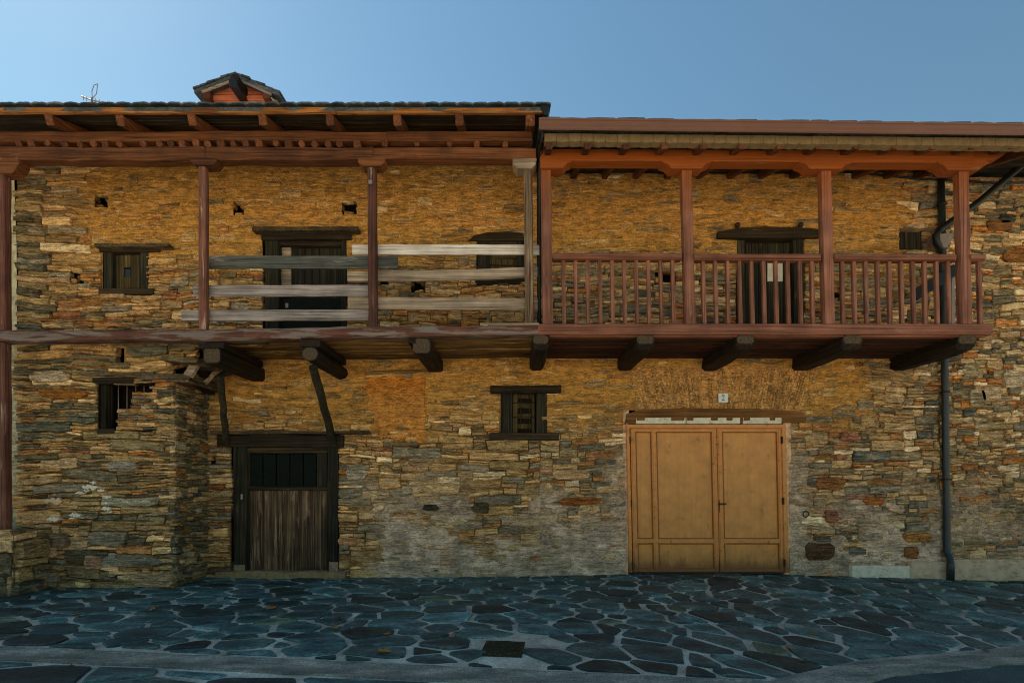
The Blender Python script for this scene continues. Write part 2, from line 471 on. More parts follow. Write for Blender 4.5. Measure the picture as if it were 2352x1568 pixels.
M['rust'] = m_plain('rusty_steel_rods', C(110, 104, 100), .5, .4, .4, .3, 10, .1)
M['dormer_red'] = m_wood('dormer_red_boards', 'x', C(96, 50, 34), C(132, 74, 50), C(150, 92, 68), peel_col=C(158, 138, 122), peel_at=.68)
M['cover'] = m_plain('mossy_cast_iron', C(34, 36, 22), .7, .3, .1, .4, 30, .4, grime=(C(104, 104, 72), (30, 30, 30), .6))
def m_leaf(name, c):
    m, nt, b = newmat(name, .7, .2)
    b.inputs['Base Color'].default_value = c
    return m
M['leaf_o'] = m_leaf('orange_dry_leaf', C(140, 80, 30)); M['leaf_y'] = m_leaf('yellow_dry_leaf', C(112, 92, 42)); M['leaf_b'] = m_leaf('brown_dry_leaf', C(84, 54, 28))
M['grass'] = m_leaf('green_weeds', C(44, 62, 22))

# ------------------------------------------------------------------ rubble walls
def pal(items):
    tot = sum(w for _, w in items)
    def pick(r):
        t = r.random() * tot
        for c, w in items:
            t -= w
            if t <= 0: return c
        return items[-1][0]
    return pick
PAL_TAN = pal([((138, 110, 70), 5), ((122, 98, 62), 5), ((152, 126, 86), 2.5), ((108, 88, 56), 4), ((100, 92, 74), 3), ((126, 86, 46), 2), ((74, 66, 50), 1.6), ((168, 146, 110), .7), ((110, 70, 44), .5)])
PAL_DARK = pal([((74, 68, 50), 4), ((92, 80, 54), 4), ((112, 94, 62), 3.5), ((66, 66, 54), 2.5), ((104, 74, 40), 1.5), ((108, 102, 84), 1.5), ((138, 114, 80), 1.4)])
PAL_BLOCK = pal([((134, 110, 74), 4), ((110, 96, 70), 4), ((90, 84, 68), 3), ((150, 128, 92), 2), ((70, 70, 62), 2.2), ((116, 80, 46), 2), ((168, 148, 116), .7), ((114, 72, 52), .4)])
PAL_NB = pal([((128, 106, 72), 4), ((104, 92, 66), 4), ((82, 76, 60), 3.2), ((150, 128, 92), 2.2), ((66, 66, 56), 2), ((134, 88, 42), 1.6), ((116, 76, 40), 1), ((162, 146, 114), 1)])

def ss(a, b, x):
    t = np.clip((np.asarray(x, float) - a) / (b - a), 0, 1)
    return t * t * (3 - 2 * t)

def ochre(px, py):
    """0..1 how much of the ochre mud render survives (under eaves and balconies)"""
    px = np.asarray(px, float); py = np.asarray(py, float)
    n = fbm(px / 90, py / 50, 5) - .5
    up = ss(660, 560, py + n * 130) * ss(110, 240, px + n * 90) * ss(2170, 2050, px + n * 100) * (py < 800)
    lo = ss(1050, 900, py + n * 150) * ss(455, 520, px) * ss(2140, 1900, px + n * 120) * (py >= 800)
    return np.clip(up + lo, 0, 1)

def cement(px, py):
    """grey cement patches low on the wall"""
    px = np.asarray(px, float); py = np.asarray(py, float)
    n = fbm(px / 70, py / 55, 31) - .5
    a = ss(1050, 1270, py + n * 330) * ss(800, 900, px + n * 60)
    b = ss(55, 20, np.minimum(abs(px - 1430), abs(px - 1822))) * ss(1000, 1080, py)
    return np.clip(np.maximum(a * ss(.36, .58, n + .5 + .16 * a), b * .85), 0, 1)

MUD_O, MUD_L, CEM, GAP = np.array(C(158, 122, 64)[:3]), np.array(C(166, 134, 84)[:3]), np.array(C(170, 151, 131)[:3]), np.array(C(92, 72, 42)[:3])

HUE = np.array((.93, 1.0, 1.06))
def rubble(wall, O, U, Nn, region, obstacles, size, palette, pxfun, mud, nparts, seed, cell=(.03, .02), gap=.003, proud=(-.004, .052), tintmix=.6, mortar_dry=-.012, extra_proud=None, warp=.045, mg=.03, reveal=.22, endpal=None, wallk=1.85, smear=1.0):
    """stones packed on a fine lattice round the openings, then warped; the mortar is a sheet that rises over them where mud survives"""
    O, U, Nn = Vector(O), Vector(U), Vector(Nn)
    r = random.Random(seed)
    u0, u1, z0, z1 = region
    nu, nz = int((u1 - u0) / cell[0]), int((z1 - z0) / cell[1])
    occ = np.zeros((nz, nu), bool)
    def blocked(u, z):
        return any(a - 1e-4 < u < b + 1e-4 and c - 1e-4 < z < d + 1e-4 for a, b, c, d in obstacles)
    for a, b, c, d in obstacles:
        i0, i1 = max(0, round((a - u0) / cell[0])), min(nu, round((b - u0) / cell[0]))
        j0, j1 = max(0, round((c - z0) / cell[1])), min(nz, round((d - z0) / cell[1]))
        if i1 > i0 and j1 > j0: occ[j0:j1, i0:i1] = True
    stones = []
    for j in range(nz):
        i = 0
        row = occ[j]
        while i < nu:
            if row[i]: i += 1; continue
            w, h = size(*pxfun(u0 + i * cell[0], z0 + j * cell[1]), r)
            wi, hi = max(2, round(w / cell[0])), max(1, round(h / cell[1]))
            k = i
            while k < nu and k - i < wi and not row[k]: k += 1
            if nu - k == 1 and not row[k]: k += 1
            slot = (k - i < wi) and k < nu and i > 0
            if k < nu and not row[k]:       # do not leave slivers that would stack into columns
                q = k
                while q < nu and q - k < 3 and not row[q]: q += 1
                if q - k < 3: k = q; slot = True
            wi = k - i
            if slot and i > 0 and k < nu:
                hl = hr = 0
                while j + hl < nz and occ[j + hl, i - 1] and hl < 12: hl += 1
                while j + hr < nz and occ[j + hr, k] and hr < 12: hr += 1
                lv = min(hl, hr)
                if 1 <= lv < 12: hi = lv if lv <= 4 else (lv + 1) // 2
            hh = 1
            while hh < hi and j + hh < nz and not occ[j + hh, i:k].any(): hh += 1
            occ[j:j + hh, i:k] = True
            stones.append((u0 + i * cell[0], u0 + k * cell[0], z0 + j * cell[1], z0 + (j + hh) * cell[1]))
            i = k
    def wp(u, z):
        a = (vn1(u * 1.3 + 3, z * 1.7, seed) - .5) * 2 * warp + (vn1(u * 4 + 3, z * 5, seed + 3) - .5) * .5 * warp
        b = (vn1(u * 1.1 + 9, z * 1.4, seed + 5) - .5) * 2.4 * warp + (vn1(u * 5, z * 6, seed + 8) - .5) * .7 * warp
        return u + a, z + b
    def W(u, z, w): return O + U * u + Vector((0, 0, z)) + Nn * w
    geos = []
    for a, b, c, d in stones:
        uc, zc, sw, sh = (a + b) / 2, (c + d) / 2, b - a, d - c
        px, py = pxfun(uc, zc)
        g = gap * r.uniform(.3, 1.3)
        hw, hz = max(.012, sw / 2 - g), max(.007, sh / 2 - g)
        n = 10 if sw < .35 else 14
        # outline: corners pulled in unevenly, long edges wavering
        pts = []
        nt_ = (n - 4) // 2
        cut = [r.uniform(.0, .32) for _ in range(4)]
        for s in (-1, 1):
            xs = sorted([r.uniform(-.75, .75) for _ in range(nt_)], reverse=(s > 0))
            cA, cB = (cut[0], cut[1]) if s < 0 else (cut[2], cut[3])
            first, last = (-1, 1) if s < 0 else (1, -1)
            pts.append((first * (hw - r.uniform(0, .25) * hz), s * hz * (1 - cA)))
            for x in xs: pts.append((x * hw, s * (hz + r.uniform(-.42, .16) * min(hz, .035))))
            pts.append((last * (hw - r.uniform(0, .25) * hz), s * hz * (1 - cB)))
        n = len(pts)
        tilt = r.gauss(0, .09)
        pr = proud[0] + (proud[1] - proud[0]) * r.random() ** 1.25 + (extra_proud(px, py, r) if extra_proud else 0)
        tx, tz = r.uniform(-.06, .06), r.uniform(-.22, .16)
        ins = min(.006, hz * .3)
        V, cols = [], []
        oc, ce = float(ochre(px, py)) * mud, float(cement(px, py)) * mud
        pr = pr * (1 - .45 * ce - .42 * oc)
        base = np.array(C(*(endpal[0] if endpal and px < endpal[1] else palette)(r))[:3]) * r.uniform(.8, 1.25) * wallk
        tgt = MUD_O * (1 - ce) + CEM * ce
        k = min(.92, max(oc * tintmix * r.uniform(.45, 1.35), ce * .35 * r.uniform(.2, 1.6)))
        cc = base * (1 - k) + tgt * k * r.uniform(.8, 1.15)
        alpha = min(1.0, (.35 + .65 * ce) * smear * (1 - .8 * oc)) * r.uniform(.5, 1.2)
        cc = cc * HUE
        for ring, (ii, ww) in enumerate(((-.002, -.06), (0, None), (ins, None))):
            for x, z in pts:
                x2, z2 = x * (1 - ii / hw), z * (1 - ii / hz)
                x2, z2 = x2, z2 + tilt * x2 * .35
                uu, zz = wp(uc + x2, zc + z2)
                f = pr + tx * x2 + tz * z2
                w = ww if ww is not None else (f - .006 - r.random() * .003 if ring == 1 else f + r.uniform(-.004, .004))
                V.append(W(uu, zz, w))
        uu, zz = wp(uc, zc); V.append(W(uu, zz, pr + r.uniform(0, .006)))
        for _ in V:
            cols.append((*(cc * r.uniform(.92, 1.08)), alpha))
        Fc = []
        for rg in (0, 1):
            for q in range(n):
                e, f_ = rg * n + q, rg * n + (q + 1) % n
                Fc.append((e, f_, f_ + n, e + n))
        for q in range(n): Fc.append((2 * n + q, 2 * n + (q + 1) % n, 3 * n))
        X, Y, Z = V[-1]
        inview = 0 < PX(X, Y) < 2352 and Z > -.05 and Z < 6.5
        if r.random() < .012 and sw < .3: continue      # a stone has fallen out
        geos.append((sw * sh if inview else 0, V, Fc, cols))
    geos.sort(key=lambda t: -t[0])
    for area, V, Fc, cols in geos[:nparts]:
        if area > 0: mesh('stone', V, Fc, M['stone'], wall, cols)
    rest = geos[nparts:]
    V, Fc, cols = [], [], []
    for _, v, f, c in rest:
        o = len(V); V += v; cols += c; Fc += [tuple(i + o for i in q) for q in f]
    if V:
        o = mesh('small_stones', V, Fc, M['stone'], wall, cols); o['kind'] = 'stuff'
    return len(geos)

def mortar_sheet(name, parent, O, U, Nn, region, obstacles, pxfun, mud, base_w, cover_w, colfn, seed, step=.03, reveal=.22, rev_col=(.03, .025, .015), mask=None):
    O, U, Nn = Vector(O), Vector(U), Vector(Nn)
    u0, u1, z0, z1 = region
    nu, nz = max(1, int((u1 - u0) / step)), max(1, int((z1 - z0) / step))
    us, zs = np.linspace(u0, u1, nu + 1), np.linspace(z0, z1, nz + 1)
    # snap lattice lines to the edges of the openings
    for a, b, c, d in obstacles:
        for e in (a, b):
            if u0 < e < u1: us[np.argmin(abs(us - e))] = e
        for e in (c, d):
            if z0 < e < z1: zs[np.argmin(abs(zs - e))] = e
    UU, ZZ_ = np.meshgrid(us, zs)
    px, py = pxfun(UU, ZZ_)
    cov = np.clip(ochre(px, py) * mud + cement(px, py) * mud * .9, 0, 1)
    cem = cement(px, py) * mud
    h = base_w + (cover_w - base_w) * cov * (.35 + .9 * fbm(UU * 5, ZZ_ * 8, seed, 4)) + .016 * cem * fbm(UU * 3, ZZ_ * 5, seed + 9, 4) + (fbm(UU * 9, ZZ_ * 14, seed + 3, 3) - .5) * .014
    if mask is not None: h = h * mask(px, py) - .06 * (1 - mask(px, py))
    cl = colfn(px, py)
    V = [(O + U * float(a) + Vector((0, 0, float(b))) + Nn * float(w)) for a, b, w in zip(UU.ravel(), ZZ_.ravel(), h.ravel())]
    cols = np.concatenate([cl.reshape(-1, 3), np.ones((cl.size // 3, 1))], 1).tolist()
    Fc = []
    W_ = nu + 1
    um, zm = (us[:-1] + us[1:]) / 2, (zs[:-1] + zs[1:]) / 2
    hole = np.zeros((nz, nu), bool)
    for a, b, c, d in obstacles:
        hole |= ((um > a) & (um < b))[None, :] & ((zm > c) & (zm < d))[:, None]
    for j in range(nz):
        for i in range(nu):
            if not hole[j, i]:
                k = j * W_ + i
                Fc.append((k, k + 1, k + 1 + W_, k + W_))
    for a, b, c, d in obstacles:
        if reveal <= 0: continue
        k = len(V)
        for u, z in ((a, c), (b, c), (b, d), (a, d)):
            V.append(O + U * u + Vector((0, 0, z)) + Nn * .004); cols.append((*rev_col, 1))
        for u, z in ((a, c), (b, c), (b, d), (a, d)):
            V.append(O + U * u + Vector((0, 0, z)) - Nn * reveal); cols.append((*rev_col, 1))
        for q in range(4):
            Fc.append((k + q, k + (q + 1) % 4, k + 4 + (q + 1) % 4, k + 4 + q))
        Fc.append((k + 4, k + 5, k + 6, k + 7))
    return mesh(name, V, Fc, M['mortar'], parent, cols)

def rect(x0, x1, y0, y1, Y=0.0): return (XX(x0, Y), XX(x1, Y), ZZ(y1, Y), ZZ(y0, Y))
def pf0(u, z): return CX + np.asarray(u) * F / CD, HY - (np.asarray(z) - EYE) * F / CD

def mcol(px, py, dry=GAP):
    o = ochre(px, py)[..., None]; c = cement(px, py)[..., None]
    light = np.clip(fbm(np.asarray(px) / 60, np.asarray(py) / 30, 77) * 1.8 - .5, 0, 1)[..., None]
    b = dry * (1 - .6 * light) + MUD_L * .6 * light
    b = b * (1 - o) + MUD_O * o
    w = np.clip(fbm(np.asarray(px) / 34, np.asarray(py) / 26, 91) * 2.6 - .8, 0, 1)[..., None]
    return b * (1 - c) + (CEM * (.72 + .5 * w)) * c

# ================================================================== GROUND
def gz(x, y):   # the ground swells slightly in front of the gate
    return .06 * math.exp(-((x - 2.9) / 2.2) ** 2) * float(ss(-3.5, -.3, y)) - .05 * float(ss(5.5, 8, x)) * float(ss(-4, -.5, y))

gm, gnt, gb = newmat('pale_earth_bounce_ground', .95, .1)  # unseen beyond the paving; made pale to bounce sunlight onto the facades
gc = ramp(gnt, noise(gnt, pos(gnt, (.6, .6, .6)), 1, 6, .6), [(.3, (.36, .31, .23, 1)), (.7, (.48, .42, .32, 1))])
gnt.links.new(gc, gb.inputs['Base Color'])
o = mesh('ground', [(-400, -400, -.06), (400, -400, -.06), (400, 400, -.06), (-400, 400, -.06)], [(0, 1, 2, 3)], gm)
tag(o, None, kind='structure')

# paving joint bed
pm, pnt, pb = newmat('grey_joint_mortar', .95, .15)
n1 = noise(pnt, pos(pnt, (3, 3, 3)), 1, 5, .6); n2 = noise(pnt, pos(pnt, (70, 70, 70)), 1, 3, .75)
cc = ramp(pnt, n1, [(.3, C(96, 102, 96)), (.5, C(142, 146, 138)), (.70, C(182, 182, 172))])
cc = mix(pnt, 1.0, cc, ramp(pnt, n2, [(.3, .55), (.7, 1.4)]), 'MULTIPLY')
moss = ramp(pnt, noise(pnt, pos(pnt, (1.1, 1.1, 1)), 1, 5, .65), [(.64, 0.0), (.76, .5)])
cc = mix(pnt, moss, cc, C(40, 46, 34))
pnt.links.new(cc, pb.inputs['Base Color'])
bump(pnt, pb, n2, .7, .01)
xs = np.linspace(-9.5, 10.5, 81); ys = np.linspace(-6.0, .3, 26)
V = [(x, y, gz(x, y) - .004) for y in ys for x in xs]
Fc = [(j * 81 + i, j * 81 + i + 1, j * 81 + i + 82, j * 81 + i + 81) for j in range(25) for i in range(80)]
paving = mesh('paving', V, Fc, pm, None, smooth=True)
tag(paving, 'grey mortar bed of the crazy paving in front of the houses', kind='structure')

def clip(poly, a, b, c):   # keep a*x+b*y+c >= 0
    o = []
    for i in range(len(poly)):
        p, q = poly[i], poly[(i + 1) % len(poly)]
        dp, dq = a * p[0] + b * p[1] + c, a * q[0] + b * q[1] + c
        if dp >= 0: o.append(p)
        if dp * dq < 0:
            t = dp / (dp - dq); o.append((p[0] + t * (q[0] - p[0]), p[1] + t * (q[1] - p[1])))
    return o

STRIP = lambda x: -3.36 - .118 * (x + 4.62) * 1.0     # centre line of the drain channel
def KERB(x): return (-3.74 + .45 * (x - 2.9)) if x < 2.9 else (-3.74 + .2 * (x - 2.9))
def wx(x): return np.interp(x, [-8, 0, 1.5, 4, 10], [.60, .52, .46, .40, .42])
def wy(x): return np.interp(x, [-8, 0, 1.5, 4, 10], [.34, .34, .38, .56, .62])
gx = np.linspace(-12, 13, 2001); gu = np.concatenate([[0], np.cumsum(np.diff(gx) / wx((gx[1:] + gx[:-1]) / 2))])
x2u = lambda x: np.interp(x, gx, gu); u2x = lambda u: np.interp(u, gu, gx)

def crazy(x0, x1, y0, y1, scale, seed, keep):
    r = random.Random(seed)
    ua, ub = float(x2u(x0)) / scale, float(x2u(x1)) / scale
    pts = []
    tries = 0
    vmax = (y1 - y0) / .34 / scale
    while tries < 26000:
        tries += 1
        u = r.uniform(ua, ub); v = r.uniform(0, vmax)
        x = float(u2x(u * scale)); y = y1 - v * scale * float(wy(x))
        if y < y0: continue
        rad = .92 * (1 if r.random() < .68 else .6)
        if all((u - a) ** 2 + (v - b) ** 2 > ((rad + c) / 2) ** 2 for a, b, c in pts): pts.append((u, v, rad))
    A = np.array(pts)
    polys = []
    for i, (u, v, rad) in enumerate(pts):
        poly = [(u - 2, v - 2), (u + 2, v - 2), (u + 2, v + 2), (u - 2, v + 2)]
        d = (A[:, 0] - u) ** 2 + (A[:, 1] - v) ** 2
        for j in np.argsort(d)[1:16]:
            a, b, rb = pts[j]
            du, dv = a - u, b - v
            L2 = du * du + dv * dv
            t = .5 + (rad ** 2 - rb ** 2) / (2 * L2) * .5      # bigger seeds take more room
            mx, my = u + du * t, v + dv * t
            poly = clip(poly, -du, -dv, du * mx + dv * my)
            if len(poly) < 3: break
        if len(poly) < 3: continue
        w = []
        for a, b in poly:
            x = float(u2x(a * scale)); w.append((x, y1 - b * scale * float(wy(x))))
        w = keep(w)
        if w and len(w) >= 3: polys.append(w)
    return polys

def slab_geo(poly, r, inset, hgt):
    # inset by half-planes, cut corners, wavering edges
    if sum(poly[i][0] * poly[(i + 1) % len(poly)][1] - poly[(i + 1) % len(poly)][0] * poly[i][1] for i in range(len(poly))) < 0: poly = poly[::-1]
    q = poly
    for i in range(len(poly)):
        (xa, ya), (xb, yb) = poly[i], poly[(i + 1) % len(poly)]
        L = math.hypot(xb - xa, yb - ya)
        if L < 1e-4: continue
        nx, ny = -(yb - ya) / L, (xb - xa) / L
        q = clip(q, nx, ny, -(nx * xa + ny * ya) - inset * r.uniform(.5, 1.7))
        if len(q) < 3: return None
    ar = abs(sum(q[i][0] * q[(i + 1) % len(q)][1] - q[(i + 1) % len(q)][0] * q[i][1] for i in range(len(q)))) / 2
    if ar < .006: return None
    pts = []
    m = len(q)
    for i in range(m):
        a, b, c = q[i - 1], q[i], q[(i + 1) % m]
        la, lc = math.hypot(b[0] - a[0], b[1] - a[1]), math.hypot(c[0] - b[0], c[1] - b[1])
        if la < .02: continue
        ka, kc = min(.35, r.uniform(.004, .035) / la), min(.35, r.uniform(.004, .035) / max(lc, .01))
        pts.append((b[0] + (a[0] - b[0]) * ka, b[1] + (a[1] - b[1]) * ka))
        pts.append((b[0] + (c[0] - b[0]) * kc, b[1] + (c[1] - b[1]) * kc))
        if lc > .22:
            t = r.uniform(.35, .65); pts.append((b[0] + (c[0] - b[0]) * t + r.uniform(-.012, .012), b[1] + (c[1] - b[1]) * t + r.uniform(-.012, .012)))
    n = len(pts)
    if n < 4: return None
    cx, cy = sum(p[0] for p in pts) / n, sum(p[1] for p in pts) / n
    tx, ty = r.uniform(-.022, .022), r.uniform(-.022, .022)
    hh = hgt * r.uniform(.6, 1.4)
    V = []
    for k, dz in ((1.0, -.03), (1.0, hh - .005), (.965, hh)):
        for x, y in pts:
            X, Y = cx + (x - cx) * k, cy + (y - cy) * k
            V.append((X, Y, gz(X, Y) + dz + (tx * (X - cx) + ty * (Y - cy) if dz > 0 else 0)))
    V.append((cx, cy, gz(cx, cy) + hh + r.uniform(0, .004)))
    Fc = []
    for rg in (0, 1):
        for i in range(n):
            a, b = rg * n + i, rg * n + (i + 1) % n
            Fc.append((a, b, b + n, a + n))
    for i in range(n): Fc.append((2 * n + i, 2 * n + (i + 1) % n, 3 * n))
    v = r.choice([.4, .6, .8, .95, 1.1, 1.35, 1.7]) * r.uniform(.85, 1.15)
    t = r.uniform(-.1, .1)
    colr = (v * (1 + t), v, v * (1 - t * .6), 1)
    if r.random() < .04: colr = (v * 1.9, v * 1.35, v * .9, 1)
    cl = []
    for i in range(len(V)):
        e = r.uniform(1.0, 1.9) if i < 3 * n else r.uniform(.8, 1.1)       # paler, scuffed edges
        cl.append((colr[0] * e * 1.03, colr[1] * e, colr[2] * e, 1))
    return ar, V, Fc, cl, (cx, cy)

def keep_n(w):
    cx = sum(p[0] for p in w) / len(w)
    w = clip(w, .118, 1, -(STRIP(0) + .17))
    if not w: return None
    if cx > 1.7:
        s = .45 if cx < 2.9 else .2
        w = clip(w, -s, 1, -(-3.74 - s * 2.9 + .16))
    w = clip(w, 0, -1, -.0) if w else None
    if not w: return None
    if all(XX(392, -.75) > p[0] and p[1] > -.72 for p in w): return None
    return w
def keep_s(w):
    w = clip(w, -.118, -1, STRIP(0) - .17)
    w = clip(w, -1, .0, 1.9) if w else None
    return w
MANH = (XX(1156, -3.28), -3.28)
r_ = random.Random(11)
sl = []
for poly in crazy(-9.2, 10.2, -5.2, 0, .84, 3, keep_n):
    g = slab_geo(poly, r_, .026, .014)
    if g and not (abs(g[4][0] - MANH[0]) < .33 and abs(g[4][1] - MANH[1]) < .33): sl.append(g)
for poly in crazy(-7.5, 2.2, -6.0, -3.2, 1.55, 9, keep_s):
    g = slab_geo(poly, r_, .025, .014)
    if g: sl.append(g)
def vis(g):
    x, y = g[4]; d = y + CD
    return d > 3.3 and 0 < PX(x, y) < 2352
sl.sort(key=lambda g: -g[0] * vis(g) / (g[4][1] + CD))
for g in sl[:300]:
    if vis(g): mesh('paving_stone', g[1], g[2], M['slate'], paving, g[3])
V, Fc, cols = [], [], []
for g in sl[300:] + [g for g in sl[:300] if not vis(g)]:
    k = len(V); V += g[1]; cols += g[3]; Fc += [tuple(i + k for i in q) for q in g[2]]
if V:
    o = mesh('outer_paving_stones', V, Fc, M['slate'], paving, cols); o['kind'] = 'stuff'

def ribbon(name, pts, half, z, mat, dip=0.0):
    V, Fc = [], []
    for i, (x, y) in enumerate(pts):
        a, b = pts[max(i - 1, 0)], pts[min(i + 1, len(pts) - 1)]
        L = math.hypot(b[0] - a[0], b[1] - a[1]); nx, ny = -(b[1] - a[1]) / L, (b[0] - a[0]) / L
        for k, dz in ((-1, -.03), (-1, 0), (-.45, -dip * .7), (0, -dip), (.45, -dip * .7), (1, 0), (1, -.03)):
            wob = rng.uniform(-.012, .012)
            V.append((x + nx * (half * k + wob), y + ny * (half * k + wob), gz(x, y) + z + dz))
    for i in range(len(pts) - 1):
        for j in range(6):
            a = i * 7 + j; Fc.append((a, a + 1, a + 8, a + 7))
    return mesh(name, V, Fc, mat, None)
cm, cnt, cb = newmat('grey_channel_concrete', .95, .15)
n1 = noise(cnt, pos(cnt, (2, 7, 3)), 1, 6, .7); n2 = noise(cnt, pos(cnt, (55, 55, 55)), 1, 4, .8)
cc = ramp(cnt, n1, [(.3, C(68, 76, 72)), (.5, C(100, 106, 100)), (.70, C(140, 142, 134))])
cc = mix(cnt, 1.0, cc, ramp(cnt, n2, [(.3, .4), (.7, 1.55)]), 'MULTIPLY')
cnt.links.new(cc, cb.inputs['Base Color']); bump(cnt, cb, n2, .7, .01)
o = ribbon('drain_channel', [(x, STRIP(x)) for x in np.linspace(-8, 2.3, 60)], .14, .012, cm, .015)
tag(o, 'shallow concrete drain channel across the paving', kind='structure')
o = ribbon('kerb', [(x, KERB(x)) for x in np.linspace(1.75, 10, 60)], .16, .016, cm, -.012)
tag(o, 'concrete edging strip between paving and asphalt at right', kind='structure')
am, ant, ab = newmat('dark_asphalt', .9, .3)
n2 = noise(ant, pos(ant, (90, 90, 90)), 1, 3, .75); n1 = noise(ant, pos(ant, (2, 2, 2)), 1, 4, .6)
cc = mix(ant, 1.0, ramp(ant, n1, [(.3, C(34, 50, 52)), (.7, C(56, 72, 74))]), ramp(ant, n2, [(.3, .5), (.7, 1.6)]), 'MULTIPLY')
ant.links.new(cc, ab.inputs['Base Color']); bump(ant, ab, n2, .9, .01)
pts = [(x, KERB(x) - .15) for x in np.linspace(1.75, 10.4, 40)]
V = [(x, y, gz(x, y) + .004) for x, y in pts] + [(x + .2, -6.0, .0) for x, y in pts]
o = mesh('road', V, [(i, i + 40, i + 41, i + 1) for i in range(39)], am, None)
tag(o, 'dark asphalt roadway in the lower right corner', kind='structure')

# ================================================================== HOUSE MASSES AND WALLS
old = empty('stone_house', None, (-3.2, 0, 0)); tag(old, 'old rubble stone house with peeling timber balcony and grey board railing', 'house')
new = empty('stone_house', None, (3.5, 0, 0)); tag(new, 'stone house with varnished brown balcony above a double steel door', 'house')
nbr = empty('stone_house', None, (8.5, 0, 0)); tag(nbr, 'stone house at the right edge beyond the drainpipe', 'house')
XS1, XS2 = XX(1240), XX(2158)

def body(parent, x0, x1, yf, h, depth=8.0):
    V = [(x0, yf, -.05), (x1, yf, -.05), (x1, depth, -.05), (x0, depth, -.05), (x0, yf, h), (x1, yf, h), (x1, depth, h), (x0, depth, h)]
    return mesh('house_body', V, [(0, 1, 5, 4), (1, 2, 6, 5), (2, 3, 7, 6), (3, 0, 4, 7), (4, 5, 6, 7)], M['body'], parent)
body(old, -15, XS1 - .02, .42, 6.7); mesh('end_render', [(-8.6, -.02, 3.3), (XX(43), -.02, 3.3), (XX(41), -.02, 5.2), (XX(34), -.02, 6.6), (-8.6, -.02, 6.6)], [(0, 1, 2, 3, 4)], m_plain('pale_lime_render', C(146, 146, 124), .95, .1, 0, .4, 9, .9), old); body(new, XS1 + .0, XS2 - .02, .42, 6.5); body(nbr, XS2, 14, .42, 6.3)  # old body lengthened out of view at left as sun block
V = [(-15, -.7, -.05), (-8.6, -.7, -.05), (-8.6, .41, -.05), (-15, .41, -.05), (-15, -.7, 6.5), (-8.6, -.7, 6.5), (-8.6, .41, 6.5), (-15, .41, 6.5)]
mesh('unseen_sun_block', V, [(0, 1, 5, 4), (1, 2, 6, 5), (2, 3, 7, 6), (3, 0, 4, 7), (4, 5, 6, 7)], M['body'], old)  # unseen mass added left of view to keep sun off the forecourt

def szs(r, hs, lo, hi, wmax):
    h = r.choice(hs)
    return min(wmax, max(.08, (h + .015) * r.uniform(lo, hi))), h
def size_fine(px, py, r):
    if r.random() < .09: return r.uniform(.16, .4), r.choice((.12, .16))
    return szs(r, (.02, .04, .04, .06, .06, .08, .1), 2.2, 6, .5)
def size_old(px, py, r):
    if px < 135: return szs(r, (.06, .08, .1, .12, .14), 3, 7, .8)
    if py > 1000 and px > 780: return szs(r, (.04, .06, .08, .1, .12, .14, .18), 1.6, 5, .8)
    return size_fine(px, py, r)
def size_block(px, py, r):
    if py > 950: return szs(r, (.04, .06, .08, .08, .1, .12, .16), 1.3, 4.2, .55)
    return size_fine(px, py, r)
def size_nb(px, py, r):
    if py > 800: return szs(r, (.04, .06, .06, .08, .1, .14), 1.2, 3, .4)
    return szs(r, (.04, .06, .06, .08, .1, .12), 2.2, 5, .5)
def size_left(px, py, r):
    if py > 1190: return szs(r, (.06, .08, .1, .12, .16, .2), 1.6, 4, .7)
    return szs(r, (.02, .04, .04, .04, .06, .06, .08, .1, .14), 3, 8, .8)

Y0 = 0.0
PB = -.75            # front plane of the low projecting wall at left
obs_old = [rect(220, 250, 447, 478), rect(535, 562, 466, 497), rect(786, 822, 464, 495), rect(162, 190, 622, 648), rect(945, 975, 646, 672),
           rect(870, 890, 642, 656), rect(237, 340, 568, 672), rect(604, 797, 530, 815), rect(1095, 1208, 548, 650),
           rect(532, 777, 996, 1330), rect(1150, 1257, 892, 1002), (-9, XX(470), -.1, ZZ(806)), rect(486, 496, 1052, 1070), (-9, XX(38), -.1, 7)]
obs_new = [rect(1692, 1848, 528, 815), rect(1505, 1550, 625, 655), rect(2064, 2118, 524, 575), rect(1438, 1812, 942, 1330), rect(1463, 1846, 842, 942),
           rect(1912, 1928, 660, 690)]
wall_old = mortar_sheet('wall', old, (0, 0, 0), (1, 0, 0), (0, -1, 0), (-8.25, XS1, -.05, 6.62), obs_old, pf0, 1.0, -.018, .025, mcol, 1)
n_a = rubble(wall_old, (0, 0, 0), (1, 0, 0), (0, -1, 0), (-8.25, XS1, -.04, 6.6), obs_old, size_old, PAL_TAN, pf0, 1.0, 190, 21, endpal=(PAL_DARK, 135))
wall_new = mortar_sheet('wall', new, (0, 0, 0), (1, 0, 0), (0, -1, 0), (XS1, XS2, -.05, 6.45), obs_new, pf0, 1.0, -.018, .025, mcol, 2)
n_b = rubble(wall_new, (0, 0, 0), (1, 0, 0), (0, -1, 0), (XS1, XS2, -.04, 6.43), obs_new, size_block, PAL_BLOCK, pf0, 1.0, 300, 22)
def mcol_nb(px, py):
    c = cement(px, py)[..., None] * .7
    l = np.clip(fbm(np.asarray(px) / 40, np.asarray(py) / 24, 7) * 2 - .5, 0, 1)[..., None]
    return (GAP * (1 - l) + MUD_L * .7 * l) * (1 - c) + CEM * c
wall_nb = mortar_sheet('wall', nbr, (0, 0, 0), (1, 0, 0), (0, -1, 0), (XS2, 10.4, -.15, 6.3), [], pf0, .8, -.012, .022, mcol_nb, 3)
n_c = rubble(wall_nb, (0, 0, 0), (1, 0, 0), (0, -1, 0), (XS2, 10.4, -.14, 6.3), [], size_nb, PAL_NB, pf0, .7, 300, 23, proud=(0, .035))

